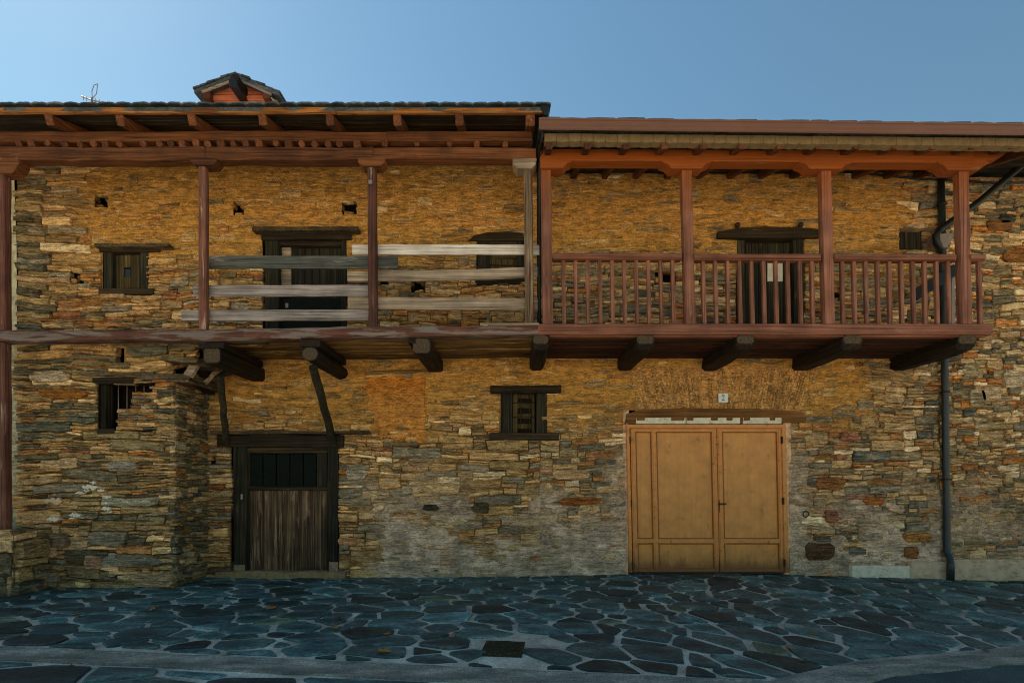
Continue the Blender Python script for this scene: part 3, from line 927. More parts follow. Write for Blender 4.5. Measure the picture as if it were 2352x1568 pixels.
# the projecting low wall at left (front, return, top) and the side wall of the balcony above it
def pfL(u, z): return CX + np.asarray(u) * F / (CD + PB), HY - (np.asarray(z) - EYE) * F / (CD + PB)
def mcol_left(px, py):
    px = np.asarray(px, float)
    l = np.clip(fbm(px / 40, np.asarray(py) / 24, 17) * 2.2 - .9, 0, 1)[..., None]
    b = GAP * .8 * (1 - l) + MUD_L * .55 * l
    band = (ss(150, 170, px) * ss(880, 850, py))[..., None]
    b = b * (1 - band * .8) + MUD_L * .9 * band * .8
    strip = (ss(52, 44, px + (fbm(px * 0 + 3, np.asarray(py) / 8., 9) - .5) * 16))[..., None]
    return b * (1 - strip) + np.array(C(150, 152, 128)[:3]) * strip
XR = XX(402, PB)
ZT = ZZ(866, PB)
obs_L = [rect(226, 352, 880, 990, PB), (XR, -3, -.2, ZT), (XX(396, PB), -3, ZZ(864, PB), ZZ(828, PB)), (XX(452, PB), -3, ZZ(864, PB), 4), rect(265, 283, 795, 832, PB)]
wall_left = mortar_sheet('low_wall', old, (0, PB, 0), (1, 0, 0), (0, -1, 0), (-7.6, XX(452, PB), -.05, ZZ(785, PB)), obs_L, pfL, 0.0, -.022, .0, mcol_left, 4, reveal=0)
mesh('window_recess', [P(226, 880, PB), P(352, 880, PB), P(352, 990, PB), P(226, 990, PB)] + [P(226, 880, PB) + Vector((0, .4, 0)), P(352, 880, PB) + Vector((0, .4, 0)), P(352, 990, PB) + Vector((0, .4, 0)), P(226, 990, PB) + Vector((0, .4, 0))],
     [(0, 1, 5, 4), (1, 2, 6, 5), (2, 3, 7, 6), (3, 0, 4, 7), (4, 5, 6, 7)], M['void'], old)
def pal_left(r): return (PAL_DARK if r.random() < .5 else PAL_TAN)(r)
def ep_left(px, py, r): return (.05 * max(0, (py - 1200) / 150) if px < 320 else 0) + (r.uniform(0, .02))
obs_Ls = obs_L + [(-8, XX(36, PB), -1, 8)]
n_d = rubble(wall_left, (0, PB, 0), (1, 0, 0), (0, -1, 0), (-7.6, XX(452, PB), -.04, ZZ(785, PB)), obs_Ls, size_left, pal_left, pfL, 0.0, 90, 24, smear=.35, proud=(-.004, .035), extra_proud=ep_left)
# return of the low wall, facing right
def pfR(u, z): return np.asarray(u) * 0 + 430., HY - (np.asarray(z) - EYE) * F / (CD - .4)
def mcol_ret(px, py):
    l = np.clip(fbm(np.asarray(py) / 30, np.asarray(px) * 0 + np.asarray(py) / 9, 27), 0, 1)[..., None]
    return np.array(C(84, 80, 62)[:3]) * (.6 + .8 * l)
wall_ret = mortar_sheet('wall_return', old, (XR, 0, 0), (0, 1, 0), (1, 0, 0), (PB, .02, -.05, ZT), [], pfR, 0, -.012, 0, mcol_ret, 5)
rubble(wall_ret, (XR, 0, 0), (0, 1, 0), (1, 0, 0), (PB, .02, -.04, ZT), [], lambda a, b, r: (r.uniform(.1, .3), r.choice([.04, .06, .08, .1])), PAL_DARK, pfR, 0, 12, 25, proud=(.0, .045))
# plinth under the corner post
def pfP(u, z): return CX + np.asarray(u) * F / (CD - 1.3), HY - (np.asarray(z) - EYE) * F / (CD - 1.3)
ZPL = ZZ(1216, -1.2)
wall_pl = mortar_sheet('post_plinth', old, (0, -1.28, 0), (1, 0, 0), (0, -1, 0), (-8.2, -6.5, -.05, ZPL), [], pfP, 0, -.02, 0, mcol_ret, 7)
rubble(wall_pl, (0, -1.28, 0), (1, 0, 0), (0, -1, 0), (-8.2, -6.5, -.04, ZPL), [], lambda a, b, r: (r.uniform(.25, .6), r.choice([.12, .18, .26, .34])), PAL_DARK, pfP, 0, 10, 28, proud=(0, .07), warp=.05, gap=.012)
mesh('plinth_top', [(-8.2, -1.3, ZPL), (-6.5, -1.3, ZPL), (-6.5, -.74, ZPL - .05), (-8.2, -.74, ZPL), (-6.5, -1.3, -.05), (-6.5, -.74, -.05)], [(0, 1, 2, 3), (1, 4, 5, 2)], M['body'], old)

def pfS(u, z): return np.asarray(u) * 0 + 80., HY - (np.asarray(z) - EYE) * F / (CD - 1.)
wall_ps = mortar_sheet('plinth_side', old, (-6.48, 0, 0), (0, 1, 0), (1, 0, 0), (-1.3, PB, -.05, ZPL), [], pfS, 0, -.02, 0, mcol_ret, 12)
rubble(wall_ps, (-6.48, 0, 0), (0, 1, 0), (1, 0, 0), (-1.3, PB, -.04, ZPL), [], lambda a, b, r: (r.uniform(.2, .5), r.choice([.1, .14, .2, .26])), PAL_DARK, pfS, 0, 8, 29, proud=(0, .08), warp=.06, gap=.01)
# flat arch of slates set on edge over the steel door
gmud = mortar_sheet('arch_render', new, (0, 0, 0), (1, 0, 0), (0, -1, 0), rect(1458, 1852, 838, 946), [], pf0, 1.0, -.002, .012, lambda px, py: np.ones(np.shape(px) + (3,)) * np.array(C(168, 128, 78)[:3]), 8, reveal=0)
r_ = random.Random(5)
u = 1462
k = 0
while u < 1850:
    w = r_.uniform(3.0, 7.5)
    t = (u + w / 2 - 1655) / 195
    yb, yt = 940, r_.uniform(838, 862)
    cuts = [yb] + sorted([r_.uniform(862, 932) for _ in range(r_.choice([1, 2, 3]))], reverse=True) + [yt]
    for a, b in zip(cuts[:-1], cuts[1:]):
        def q(x, y): return (XX(x + t * (940 - y) * .34), ZZ(y))
        j = lambda: r_.uniform(-1.0, 1.0)
        pts = [q(u + .5 + j(), a), q(u + w - .6 + j(), a), q(u + w - .6 + j(), (a + b) / 2), q(u + w - 1 + j(), b + 1), q(u + .8 + j(), b + 1), q(u + .4 + j(), (a + b) / 2)]
        pr = r_.uniform(.006, .026)
        o = prism('arch_slate', pts, -pr, .03, M['stone'], gmud, bev=.003)
        cc = np.array(C(172, 132, 82)[:3]) * r_.uniform(.7, 1.2)
        at = o.data.color_attributes.new('Col', 'FLOAT_COLOR', 'POINT')
        at.data.foreach_set('color', np.tile(np.array([*cc, .15], dtype=np.float32), len(o.data.vertices)))
    u += w
print('stones', n_a, n_b, n_c, n_d)

# ochre plaster panel
r_ = random.Random(8)
def pcol(px, py):
    n = fbm(np.asarray(px) / 16, np.asarray(py) / 14, 3)[..., None]
    t = ss(930, 870, py)[..., None]
    return (np.array(C(166, 117, 58)[:3]) * (1 - t * .5) + np.array(C(164, 98, 30)[:3]) * t * .5) * (.85 + .3 * n)
plaster = mortar_sheet('plaster_panel', old, (0, 0, 0), (1, 0, 0), (0, -1, 0), rect(790, 990, 850, 1040), [], pf0, 0, .037, .037, pcol, 9, step=.02, reveal=0, mask=lambda px, py: (lambda n: ss(0, 9, px - 830 - n - .22 * (py - 862)) * ss(0, 5, 981 + n * .12 - px) * ss(0, 5, py - 862 - n * .1) * ss(0, 10, 1014 + n * .9 - py))((fbm(px / 14, py / 14, 44) - .5) * 60))
# white-washed flakes on the low wall
for (x, y, s) in ((212, 1108, 6), (168, 1190, 5), (250, 1176, 5), (196, 1126, 6), (205, 1118, 14), (182, 1132, 8), (230, 1126, 7), (245, 1140, 9), (242, 1168, 9), (176, 1182, 11), (125, 1192, 11), (190, 1188, 4), (120, 1150, 17), (152, 1060, 3), (240, 1155, 6)):
    n = 9
    Yk = PB - .05
    top = [(x + s * 1.3 * (2 * i / n - 1), y - s * .75 * rng.uniform(.1, 1.0) * math.sin(math.pi * (i + .5) / (n + 1))) for i in range(n + 1)]
    bot = [(x + s * 1.3 * (2 * i / n - 1), y + s * .75 * rng.uniform(.1, 1.0) * math.sin(math.pi * (i + .5) / (n + 1))) for i in range(n, -1, -1)]
    pts = [(XX(a, Yk), ZZ(b, Yk)) for a, b in reversed(top + bot)]
    prism('limewash_flake', pts, PB - .045 - (.035 if y > 1180 else 0), PB + .0, M['lime'] if s != 17 else M['concrete'], wall_left, bev=.002)

# ================================================================== ROOFS
def roof(parent, x0, x1, ye, ze, slope, ridge=4.0, back=9.0, th=.05):
    zr = ze + (ridge - ye) * slope
    V = [(x0, ye, ze), (x1, ye, ze), (x1, ridge, zr), (x0, ridge, zr), (x1, back, zr - (back - ridge) * slope), (x0, back, zr - (back - ridge) * slope)]
    V += [(a, b, c - th) for a, b, c in V]
    Fc = [(0, 1, 2, 3), (3, 2, 4, 5), (6, 9, 8, 7), (9, 11, 10, 8), (0, 6, 7, 1), (1, 7, 8, 2), (2, 8, 10, 4), (4, 10, 11, 5), (5, 11, 9, 3), (3, 9, 6, 0)]
    o = mesh('roof', V, Fc, M['roofslate'], parent, [(1, 1, 1, 1)] * 12)
    # gable infill
    for x in (x0 + .1, x1 - .1):
        mesh('gable', [(x, .3, ze), (x, ridge, zr - th), (x, back - .5, ze)], [(0, 1, 2)], M['body'], parent)
    return o
SL = .364
YE, ZE = -1.46, ZZ(246, -1.46)
XE1 = XX(1256, YE)
roof_old = roof(old, -15, XE1, YE, ZE, SL)  # left end runs on unseen past the view to block the sun
# hanging slates at the eave, each curled a little
x = XX(-30, YE)
r_ = random.Random(4)
while x < XE1 - .05:
    w = .21 * r_.uniform(.85, 1.15)
    V, Fc = [], []
    nn = 7
    for j, (dy, dz) in enumerate(((-.05, 0), (.4, .4 * SL))):
        for i in range(nn):
            t = i / (nn - 1)
            cv = .020 * (1 - (2 * t - 1) ** 4) + r_.uniform(0, .004)
            V.append((x + t * w * 1.06, YE + dy + r_.uniform(-.006, .006), ZE + .006 + dz + cv))
            V.append((x + t * w * 1.06, YE + dy, ZE + .0 + dz + cv - .016))
    for i in range(nn - 1):
        a = 2 * i; b = 2 * nn + 2 * i
        Fc += [(a, a + 2, b + 2, b), (a + 1, b + 1, b + 3, a + 3), (a, a + 1, a + 3, a + 2)]
    Fc += [(0, 2 * nn, 2 * nn + 1, 1), (2 * nn - 2, 2 * nn - 1, 4 * nn - 1, 4 * nn - 2)]
    v = r_.uniform(.7, 1.2)
    mesh('eave_slate', V, Fc, M['roofslate'], roof_old, [(v, v, v, 1)] * len(V))
    x += w
# fascia, underside planks, rafters
slab('fascia_board', -60, 770, 246.5, 258, YE + .0, YE + .045, M['fascia_old'], roof_old, jit=.004)
slab('fascia_board', 772, 1248, 247.5, 259, YE + .0, YE + .045, M['fascia_old'], roof_old, jit=.003)
zu = ZE - .055
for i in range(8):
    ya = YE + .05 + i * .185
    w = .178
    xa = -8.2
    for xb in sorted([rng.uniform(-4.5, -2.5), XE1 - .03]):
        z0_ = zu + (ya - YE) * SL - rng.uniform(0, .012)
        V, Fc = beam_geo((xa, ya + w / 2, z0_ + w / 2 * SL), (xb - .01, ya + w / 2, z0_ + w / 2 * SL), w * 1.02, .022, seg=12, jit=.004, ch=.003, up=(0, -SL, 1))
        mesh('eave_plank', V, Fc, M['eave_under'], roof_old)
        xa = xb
for px in (120, 280, 446, 606, 760, 914, 1056, 1218):
    X = XX(px, YE + .08)
    beam('rafter', (X, YE + .045, zu - .075), (X, .05, zu - .075 + (.05 - YE - .045) * SL), .10 if px < 1200 else .12, .12, M['paint_y'], roof_old, seg=5, jit=.006, ch=.012)
YF = -1.12
def zf(py): return ZZ(py, YF - .07)
# verge piece at the roof end
prism('verge_cap', [(XX(1240, YE), ZZ(243, YE)), (XX(1262, YE), ZZ(243, YE)), (XX(1262, YE), ZZ(254, YE)), (XX(1258, YE), ZZ(268, YE)), (XX(1250, YE), ZZ(268, YE))][::-1], YE - .03, YE + .6, M['black_pipe'], roof_old)

# dormer on the old roof
dor = empty('dormer', old)
YD = 1.9
def dp(px, py, Y=None): return (XX(px, YD if Y is None else Y), ZZ(py, YD if Y is None else Y))
prism('gable_boards', [dp(470, 262), dp(628, 262), dp(628, 216), dp(543, 184), dp(478, 212)], YD, YD + .1, M['dormer_red'], dor, bev=.004)
prism('gable_plank', [dp(474, 232), dp(626, 232), dp(626, 222), dp(474, 222)], YD - .02, YD - .001, M['dormer_red'], dor, bev=.004)
for a, b, nm in (((446, 207), (540, 169), 'l'), ((540, 169), (642, 214), 'r')):
    (x0, z0), (x1, z1) = dp(*a, YD - .16), dp(*b, YD - .16)
    V = []
    for y in (YD - .16, YD + 2.6):
        V += [(x0, y, z0), (x1, y, z1), (x1, y, z1 - .06), (x0, y, z0 - .06)]
    mesh('dormer_roof', V, [(0, 1, 2, 3), (4, 7, 6, 5), (0, 4, 5, 1), (3, 2, 6, 7), (0, 3, 7, 4), (1, 5, 6, 2)], M['roofslate'], dor, [(1, 1, 1, 1)] * 8)
    nsl = 6
    for i in range(nsl):
        t0, t1 = i / nsl - .01, (i + 1) / nsl + .02
        xa, za, xb, zb = x0 + (x1 - x0) * t0, z0 + (z1 - z0) * t0, x0 + (x1 - x0) * t1, z0 + (z1 - z0) * t1
        up0, up1 = (.012, .03) if nm == 'r' else (.03, .012)
        V = []
        for y in (YD - .18 + rng.uniform(-.02, .02), YD + .3):
            V += [(xa, y, za + up0 + .012), (xb, y, zb + up1 + .012), (xb, y, zb + .002), (xa, y, za + .002)]
        v = rng.uniform(.7, 1.1)
        mesh('dormer_slate', V, [(0, 1, 2, 3), (4, 7, 6, 5), (0, 4, 5, 1), (3, 2, 6, 7), (0, 3, 7, 4), (1, 5, 6, 2)], M['roofslate'], dor, [(v, v, v, 1)] * 8)
    # barge strip and rafter under the overhang
    ya = YD - .14
    beam('barge_board', (x0 + (.14 if nm == 'l' else 0), ya, z0 - .085 + (.06 if nm == 'l' else 0)), (x1 - (.16 if nm == 'r' else .1), ya, z1 - .085 + (.075 if nm == 'r' else -.05)), .03, .055, M['board_tan'] if nm == 'l' else M['hopper'], dor, seg=4, jit=.003)
beam('ridge_beam', (XX(541, YD - .3), YD - .32, ZZ(184, YD - .3)), (XX(541, YD - .3), YD + 2.4, ZZ(184, YD - .3)), .15, .2, M['dark_y'], dor, seg=3, jit=.01, ch=.03)
prism('ridge_cap', [(XX(531, YD - .3), ZZ(185, YD - .5)), (XX(550, YD - .3), ZZ(185, YD - .5)), (XX(546, YD - .3), ZZ(168, YD - .5)), (XX(538, YD - .3), ZZ(160, YD - .5)), (XX(527, YD - .3), ZZ(167, YD - .5))], YD - .35, YD + .2, M['black_pipe'], dor)
for px in (484, 618):
    beam('wall_plate', (XX(px, YD), YD - .13, ZZ(229, YD)), (XX(px, YD), YD + .5, ZZ(229, YD)), .13, .15, M['paint_y'], dor, seg=3, jit=.008, ch=.02)
for px in (480, 622):
    slab('dormer_cheek', px - 6, px + 6, 222, 262, YD + .1, YD + 2.0, M['dormer_red'], dor)
for i in range(4):
    beam('dormer_bracket', P(624 + i * 4, 226 + i * 3, YD - .1), P(636 + i * 4, 246, YD - .14), .02, .05, M['board_tan'], dor)

# ================================================================== OLD BALCONY
bal = empty('balcony', old)
def post_px(name, xt, yt, xb, yb, w, mat, par, Y=YF, depth=.14, jit=.004, seg=8, ch=.014):
    return beam(name, P(xb, yb, Y - depth / 2) + Vector((0, depth / 2, 0)), P(xt, yt, Y - depth / 2) + Vector((0, depth / 2, 0)), w * (Y - depth / 2 + CD) / F, depth, mat, par, seg=seg, jit=jit, ch=ch, up=(0, 1, 0))
post_px('post', -6, 392, -5, 762, 30, M['paint_z'], bal, depth=.11)
post_px('post', -7, 786, -5, 1218, 32, M['paint_z'], bal, depth=.11)
post_px('post', 463, 372, 464, 760, 18, M['paint_z'], bal, depth=.085)
post_px('post', 852.5, 374, 855, 752, 19.5, M['paint_z'], bal, depth=.085)
o = post_px('post', 1213, 384, 1217, 746, 20, M['grey_z'], bal, depth=.1); o['label'] = 'bare grey weathered post'
def capital(par, px, y0, y1, half, hb, mat, depth=.15):
    pts = [(px - hb, y1), (px + hb, y1)]
    for i in range(1, 6):
        a = i / 6 * math.pi / 2
        pts.append((px + hb + (half - hb) * math.sin(a) * (.9 + .1 * math.cos(6 * a)), y1 + (y0 - y1) * (1 - math.cos(a)) * .95))
    pts.append((px + half, y0)); pts.append((px - half, y0))
    for i in range(5, 0, -1):
        a = i / 6 * math.pi / 2
        pts.append((px - hb - (half - hb) * math.sin(a) * (.9 + .1 * math.cos(6 * a)), y1 + (y0 - y1) * (1 - math.cos(a)) * .95))
    Yf = YF - depth / 2
    return prism('post_capital', [(XX(a, Yf), ZZ(b, Yf)) for a, b in pts], Yf - .004, YF + depth / 2, mat, par, bev=.01)
capital(bal, 467, 361, 379, 33, 17, M['paint_x']); capital(bal, 853, 362, 381, 33, 18, M['paint_x'])
capital(bal, 1205, 364, 386, 28, 15, M['board_tan']); capital(bal, 6, 350, 398, 40, 18, M['paint_x'])
# main beam (three lengths with a wavy upper edge), joist stubs and upper beam
def longbeam(name, pts, hpx, depth, mat, par, Y=YF, jit=.004):
    V, Fc = [], []
    prof_n = 8
    Yf = Y - depth / 2
    for px, yc in pts:
        h = hpx * (Yf + CD) / F * rng.uniform(.96, 1.04)
        c = Vector((XX(px, Yf), Y, ZZ(yc, Yf)))
        for a, b in section(depth, h, .016):
            V.append(c + Vector((0, -a + rng.uniform(-jit, jit), b + rng.uniform(-jit, jit))))
    for i in range(len(pts) - 1):
        for j in range(8):
            a, b = i * 8 + j, i * 8 + (j + 1) % 8
            Fc.append((a, b, b + 8, a + 8))
    Fc += [tuple(range(7, -1, -1)), tuple((len(pts) - 1) * 8 + j for j in range(8))]
    return mesh(name, V, Fc, mat, par)
xsb = lambda a, b, n, f: [(a + (b - a) * i / n, f(a + (b - a) * i / n)) for i in range(n + 1)]
longbeam('plate_beam', xsb(-80, 470, 14, lambda x: 349 + 3.0 * math.sin(x / 150)), 30, .17, M['paint_x'], bal, jit=.008)
longbeam('plate_beam', xsb(471, 856, 10, lambda x: 350.5 + 1.2 * math.sin(x / 90)), 29, .17, M['paint_x'], bal, jit=.008)
longbeam('plate_beam', xsb(857, 1231, 10, lambda x: 351 - 2 * math.sin((x - 857) / 374 * 3.1)), 26, .17, M['paint_x'], bal)
longbeam('upper_beam', xsb(-80, 888, 20, lambda x: 311 + 1.4 * math.sin(x / 120)), 21, .14, M['paint_x'], bal, jit=.009)
longbeam('upper_beam', xsb(889, 1222, 8, lambda x: 311), 22, .14, M['paint_x'], bal)
px = 42
r_ = random.Random(14)
while px < 1215:
    Xj = XX(px, YF - .06)
    w = r_.uniform(.075, .10) if px < 830 else .075
    rd = r_.random() < .55
    zc = ZZ(329, YF - .07) + r_.uniform(-.012, .010)
    if r_.random() < .08: px += 30; continue
    beam('joist_end', (Xj, YF - .06, zc), (Xj + r_.uniform(-.05, .05), YF + .3, zc + .11), w, .085, M['paint_y'], bal, rnd=9 if rd else 0, seg=2, jit=.005, ch=.012)
    px += r_.uniform(24, 42) if px < 880 else r_.uniform(52, 78)
# wall plate at the top of the wall
beam('wall_plate', (-8.4, -.03, ZZ(367)), (XS1, -.03, ZZ(367)), .2, .2, M['dark_x'], bal, seg=14, jit=.008, ch=.03)
# floor beam in three scarfed lengths
longbeam('floor_beam', xsb(-80, 690, 22, lambda x: np.interp(x, [0, 460, 700], [771, 768, 766.5]) + .8 * math.sin(x / 60)), 26, .16, M['floorbeam'], bal, jit=.006)
longbeam('floor_beam', xsb(560, 1236, 18, lambda x: np.interp(x, [560, 850, 1236], [766, 761.5, 756.5]) + .7 * math.sin(x / 70)), 24, .165, M['floorbeam'], bal, jit=.006)
slab('floor_board_end', 1120, 1238, 741, 746, YF - .1, YF + .2, M['board_tan'], bal, jit=.003)
# floor planks
for i in range(6):
    ya = YF + .09 + i * .17
    for a, b in ((-7.0, -3.2 + rng.uniform(-.4, .4)), (None, XS1 - .05)):
        if a is None: a = prev
        zc = np.interp((a + b) / 2, [-7, .4], [3.40, 3.47])
        if a < -4.6: a2 = -4.45 if b > -4.45 else None
        else: a2 = a
        prev = b + .01
        if a2 is None: continue
        za, zb = np.interp([a2, b], [-7, .4], [3.395, 3.47])
        beam('floor_plank', (a2, ya + .08, za + rng.uniform(-.012, .012)), (b, ya + .08, zb + rng.uniform(-.012, .012)), rng.uniform(.10, .15), .035, M['floor_under'], bal, seg=10, jit=.007, ch=.006)
mesh('floor_deck', [(-8.6, YF + .05, 3.44), (XS1, YF + .05, 3.51), (XS1, 0.02, 3.51), (-8.6, 0.02, 3.44)], [(0, 1, 2, 3)], M['dark_x'], bal)
# railing boards
def board(x0, x1, ya, yb, hpx, mat, Y=YF + .085, bow=0, **k):
    Yf = Y - .014
    p0 = Vector((XX(x0, Yf), Y, ZZ(ya, Yf))); p1 = Vector((XX(x1, Yf), Y, ZZ(yb, Yf)))
    return beam('rail_board', p0, p1, .028, hpx * (Yf + CD) / F, mat, bal, seg=12, jit=.003, ch=.004, bow=(0, 0, bow), endjit=.01)
board(480, 912, 601, 602, 29, M['board_dark'])
board(445, 862, 667.5, 666.5, 25.5, M['board'], Y=YF + .088); board(416, 846, 724, 723, 25, M['board'], Y=YF + .086)
board(808, 1240, 572.5, 573, 22.5, M['board_white'], Y=YF + .088)
board(797, 1242, 634, 624, 24, M['board_tan'], Y=YF + .118, bow=-.015); board(800, 1244, 695, 699, 28, M['board_tan'], Y=YF + .116)
# corbels, pads and props
def corbel(par, px, yt, yb, w, Y1=-1.17, drop=0.0, rnd=0, mat='dark_y'):
    Yh = Y1
    zt, zb = ZZ(yt, Yh), ZZ(yb, Yh)
    X = XX(px, Yh)
    wm = w * (Yh + CD) / F
    o = beam('corbel', (X, Yh, (zt + zb) / 2), (X, .1, (zt + zb) / 2 - drop), wm, zt - zb, M[mat], par, seg=6, jit=.008, ch=.035, rnd=rnd)
    pr = [(X + a * .93, (zt + zb) / 2 + b * .93) for a, b in (section(wm, zt - zb, .035) if not rnd else [(math.cos(2 * math.pi * i / rnd) * wm / 2, math.sin(2 * math.pi * i / rnd) * (zt - zb) / 2) for i in range(rnd)])]
    prism('end_grain', pr, Yh - .006, Yh + .02, M['endgrain'], o, bev=.008)
    return o
corbel(bal, 487, 797, 834, 40); corbel(bal, 712, 795, 829, 40, rnd=12); corbel(bal, 968, 776, 812, 42, drop=-.02)
slab('corbel_pad', 690, 735, 779, 796, YF - .08, -.2, M['dark_y'], bal, jit=.004)
slab('corbel_pad', 455, 515, 787, 800, YF - .08, -.2, M['dark_y'], bal, jit=.004)
slab('corbel_pad', 938, 955, 776, 788, YF - .06, -.3, M['dark_y'], bal, jit=.004)
beam('prop', P(718, 842, -1.05), P(768, 1022, -.05), .10, .12, M['dark_z'], bal, seg=8, jit=.008, ch=.03)
beam('prop', P(506, 862, -.7), P(520, 1020, -.05), .085, .10, M['dark_z'], bal, seg=7, jit=.008, ch=.03)
beam('loose_timber', P(392, 846, -.9), P(470, 826, -.55), .2, .05, M['floor_under'], bal, seg=4, jit=.01)
beam('loose_timber', P(432, 862, -.85), P(452, 832, -.75), .12, .06, M['board_tan'], bal, seg=3, jit=.01)
beam('loose_timber', P(428, 866, -.8), P(486, 903, -.12), .09, .07, M['dark_y'], bal, seg=4, jit=.008)
beam('loose_timber', P(470, 880, -.5), P(500, 850, -.4), .09, .06, M['board_tan'], bal, seg=3, jit=.008)
beam('loose_timber', P(540, 850, -.25), P(470, 862, -.3), .12, .12, M['dark_x'], bal, seg=3, jit=.008, rnd=9)
def rough_slate(name, pp, Yf, Yb, par, mat='darkslate', bev=.005, v=1.0):
    o = prism_px(name, pp, Yf, Yb, M[mat], par, bev)
    at = o.data.color_attributes.new('Col', 'FLOAT_COLOR', 'POINT')
    at.data.foreach_set('color', np.tile(np.array([v, v, v, 1], dtype=np.float32), len(o.data.vertices)))
    return o
def jrect(x0, x1, y0, y1, n=7, j=1.5):
    a = [(x0 + (x1 - x0) * i / n, y1 + rng.uniform(-j, j)) for i in range(n + 1)]
    b = [(x1 - (x1 - x0) * i / n, y0 + rng.uniform(-j, j)) for i in range(n + 1)]
    return a + b
rough_slate('coping_slate', [(368, 826), (372, 818), (400, 821), (440, 820), (456, 826), (450, 832), (420, 832), (395, 829)][::-1], -.98, -.4, wall_left, v=1.3)
rough_slate('coping_slate', jrect(190, 352, 854, 862, 8, 1.0), PB - .06, PB + .2, wall_left, v=1.3)
rough_slate('coping_slate', jrect(320, 436, 858, 870, 6, 1.2), PB - .09, -.02, wall_left, v=1.0)
rough_slate('coping_slate', jrect(380, 432, 868, 877, 5, 1.2), PB - .06, -.02, wall_left, v=1.2)
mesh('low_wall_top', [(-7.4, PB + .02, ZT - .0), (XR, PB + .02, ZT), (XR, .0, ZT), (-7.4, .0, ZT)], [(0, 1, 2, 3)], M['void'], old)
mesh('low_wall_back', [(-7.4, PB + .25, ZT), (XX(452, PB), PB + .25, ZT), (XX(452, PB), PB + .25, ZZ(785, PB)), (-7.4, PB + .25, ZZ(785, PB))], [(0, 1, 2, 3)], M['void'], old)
slab('notice_plate', 846, 855, 413, 422, YF - .078, YF - .07, M['hopper'], bal)
beam('ledge_board', P(838, 857, -.02), P(985, 852, -.02), .07, .05, M['floor_under'], bal, seg=6, jit=.006)
rough_slate('ledge_stone', jrect(925, 945, 856, 866, 3, 1.5), -.06, .05, wall_old, v=2.2)

# ================================================================== OLD HOUSE OPENINGS
def opening(parent, name): return empty(name, parent)
# left shuttered window upstairs
w = opening(old, 'window')
slab('frame', 238, 258, 577, 670, -.02, .12, M['dark_z'], w, jit=.004); slab('frame', 322, 340, 577, 670, -.02, .12, M['dark_z'], w, jit=.004)
slab('frame', 236, 342, 568, 580, -.03, .12, M['dark_x'], w, jit=.004); slab('sill', 226, 352, 662, 675, -.05, .12, M['dark_x'], w, jit=.004)
for a, b in ((259, 283.5), (284.5, 300), (301, 321)):
    if a == 284.5:
        slab('shutter_plank', a, b, 581, 614, .05, .08, M['shutter'], w); slab('shutter_plank', a, b, 637, 662, .05, .08, M['shutter'], w)
    else: slab('shutter_plank', a, b, 581, 662, .05, .08, M['shutter'], w)
slab('pane', 285, 300, 618, 637, .075, .085, M['pipe'], w)
rough_slate('drip_slate', jrect(216, 386, 559, 566, 9, .8), -.14, .05, w)
slab('lintel', 228, 366, 566, 578, -.04, .1, M['dark_x'], w, jit=.005)
# balcony door upstairs
d = opening(old, 'door')
slab('jamb', 608, 640, 548, 810, -.03, .15, M['dark_z'], d, jit=.006); slab('jamb', 784, 796, 548, 810, -.03, .15, M['dark_z'], d, jit=.006)
slab('lintel', 600, 806, 530, 550, -.06, .12, M['dark_x'], d, jit=.006)
slab('head_rail', 640, 784, 550, 564, .0, .14, M['dark_x'], d, jit=.004)
rough_slate('drip_slate', jrect(578, 822, 520, 529, 12, .8), -.16, .05, d, v=.8)
slab('stile', 641, 668, 566, 680, .07, .11, M['board_tan'], d, jit=.004)
for a, b in ((669, 700), (701, 733), (734, 784)): slab('door_plank', a, b, 564, 810, .09, .12, M['dark_z'], d)
slab('half_door', 641, 784, 684, 810, .04, .08, M['panel_black'], d)
slab('lock_plate', 655, 662, 696, 706, .032, .04, M['rust'], d)
# right window upstairs (behind the grey post)
w = opening(old, 'window')
slab('frame', 1096, 1124, 553, 648, -.01, .12, M['dark_z'], w, jit=.004); slab('frame', 1188, 1207, 553, 648, -.01, .12, M['dark_z'], w, jit=.004)
slab('frame', 1124, 1188, 553, 561, .0, .12, M['dark_x'], w, jit=.003)
slab('sill', 1092, 1210, 636, 652, -.04, .1, M['dark_x'], w, jit=.004)
for y in (570, 586, 601, 617): slab('shutter_plank', 1125, 1187, y - 7, y + 7, .05, .08, M['shutter'], w, jit=.003)
prism_px('lintel', [(1074, 553), (1206, 553), (1206, 536), (1170, 531), (1120, 533), (1090, 540)], -.035, .1, M['dark_x'], w)
# cellar window in the low wall
w = opening(old, 'window')
slab('frame', 228, 242, 880, 986, PB + .05, PB + .2, M['dark_z'], w, jit=.004)
slab('lintel', 212, 352, 866, 880, PB - .03, PB + .2, M['dark_x'], w, jit=.004)
slab('sill', 222, 262, 984, 996, PB - .02, PB + .2, M['dark_x'], w, jit=.004)
for px in (272, 292, 312, 331): tube('iron_bar', [P(px, 880, PB + .12), P(px, 986, PB + .12)], .006, M['rust'], w, 6)
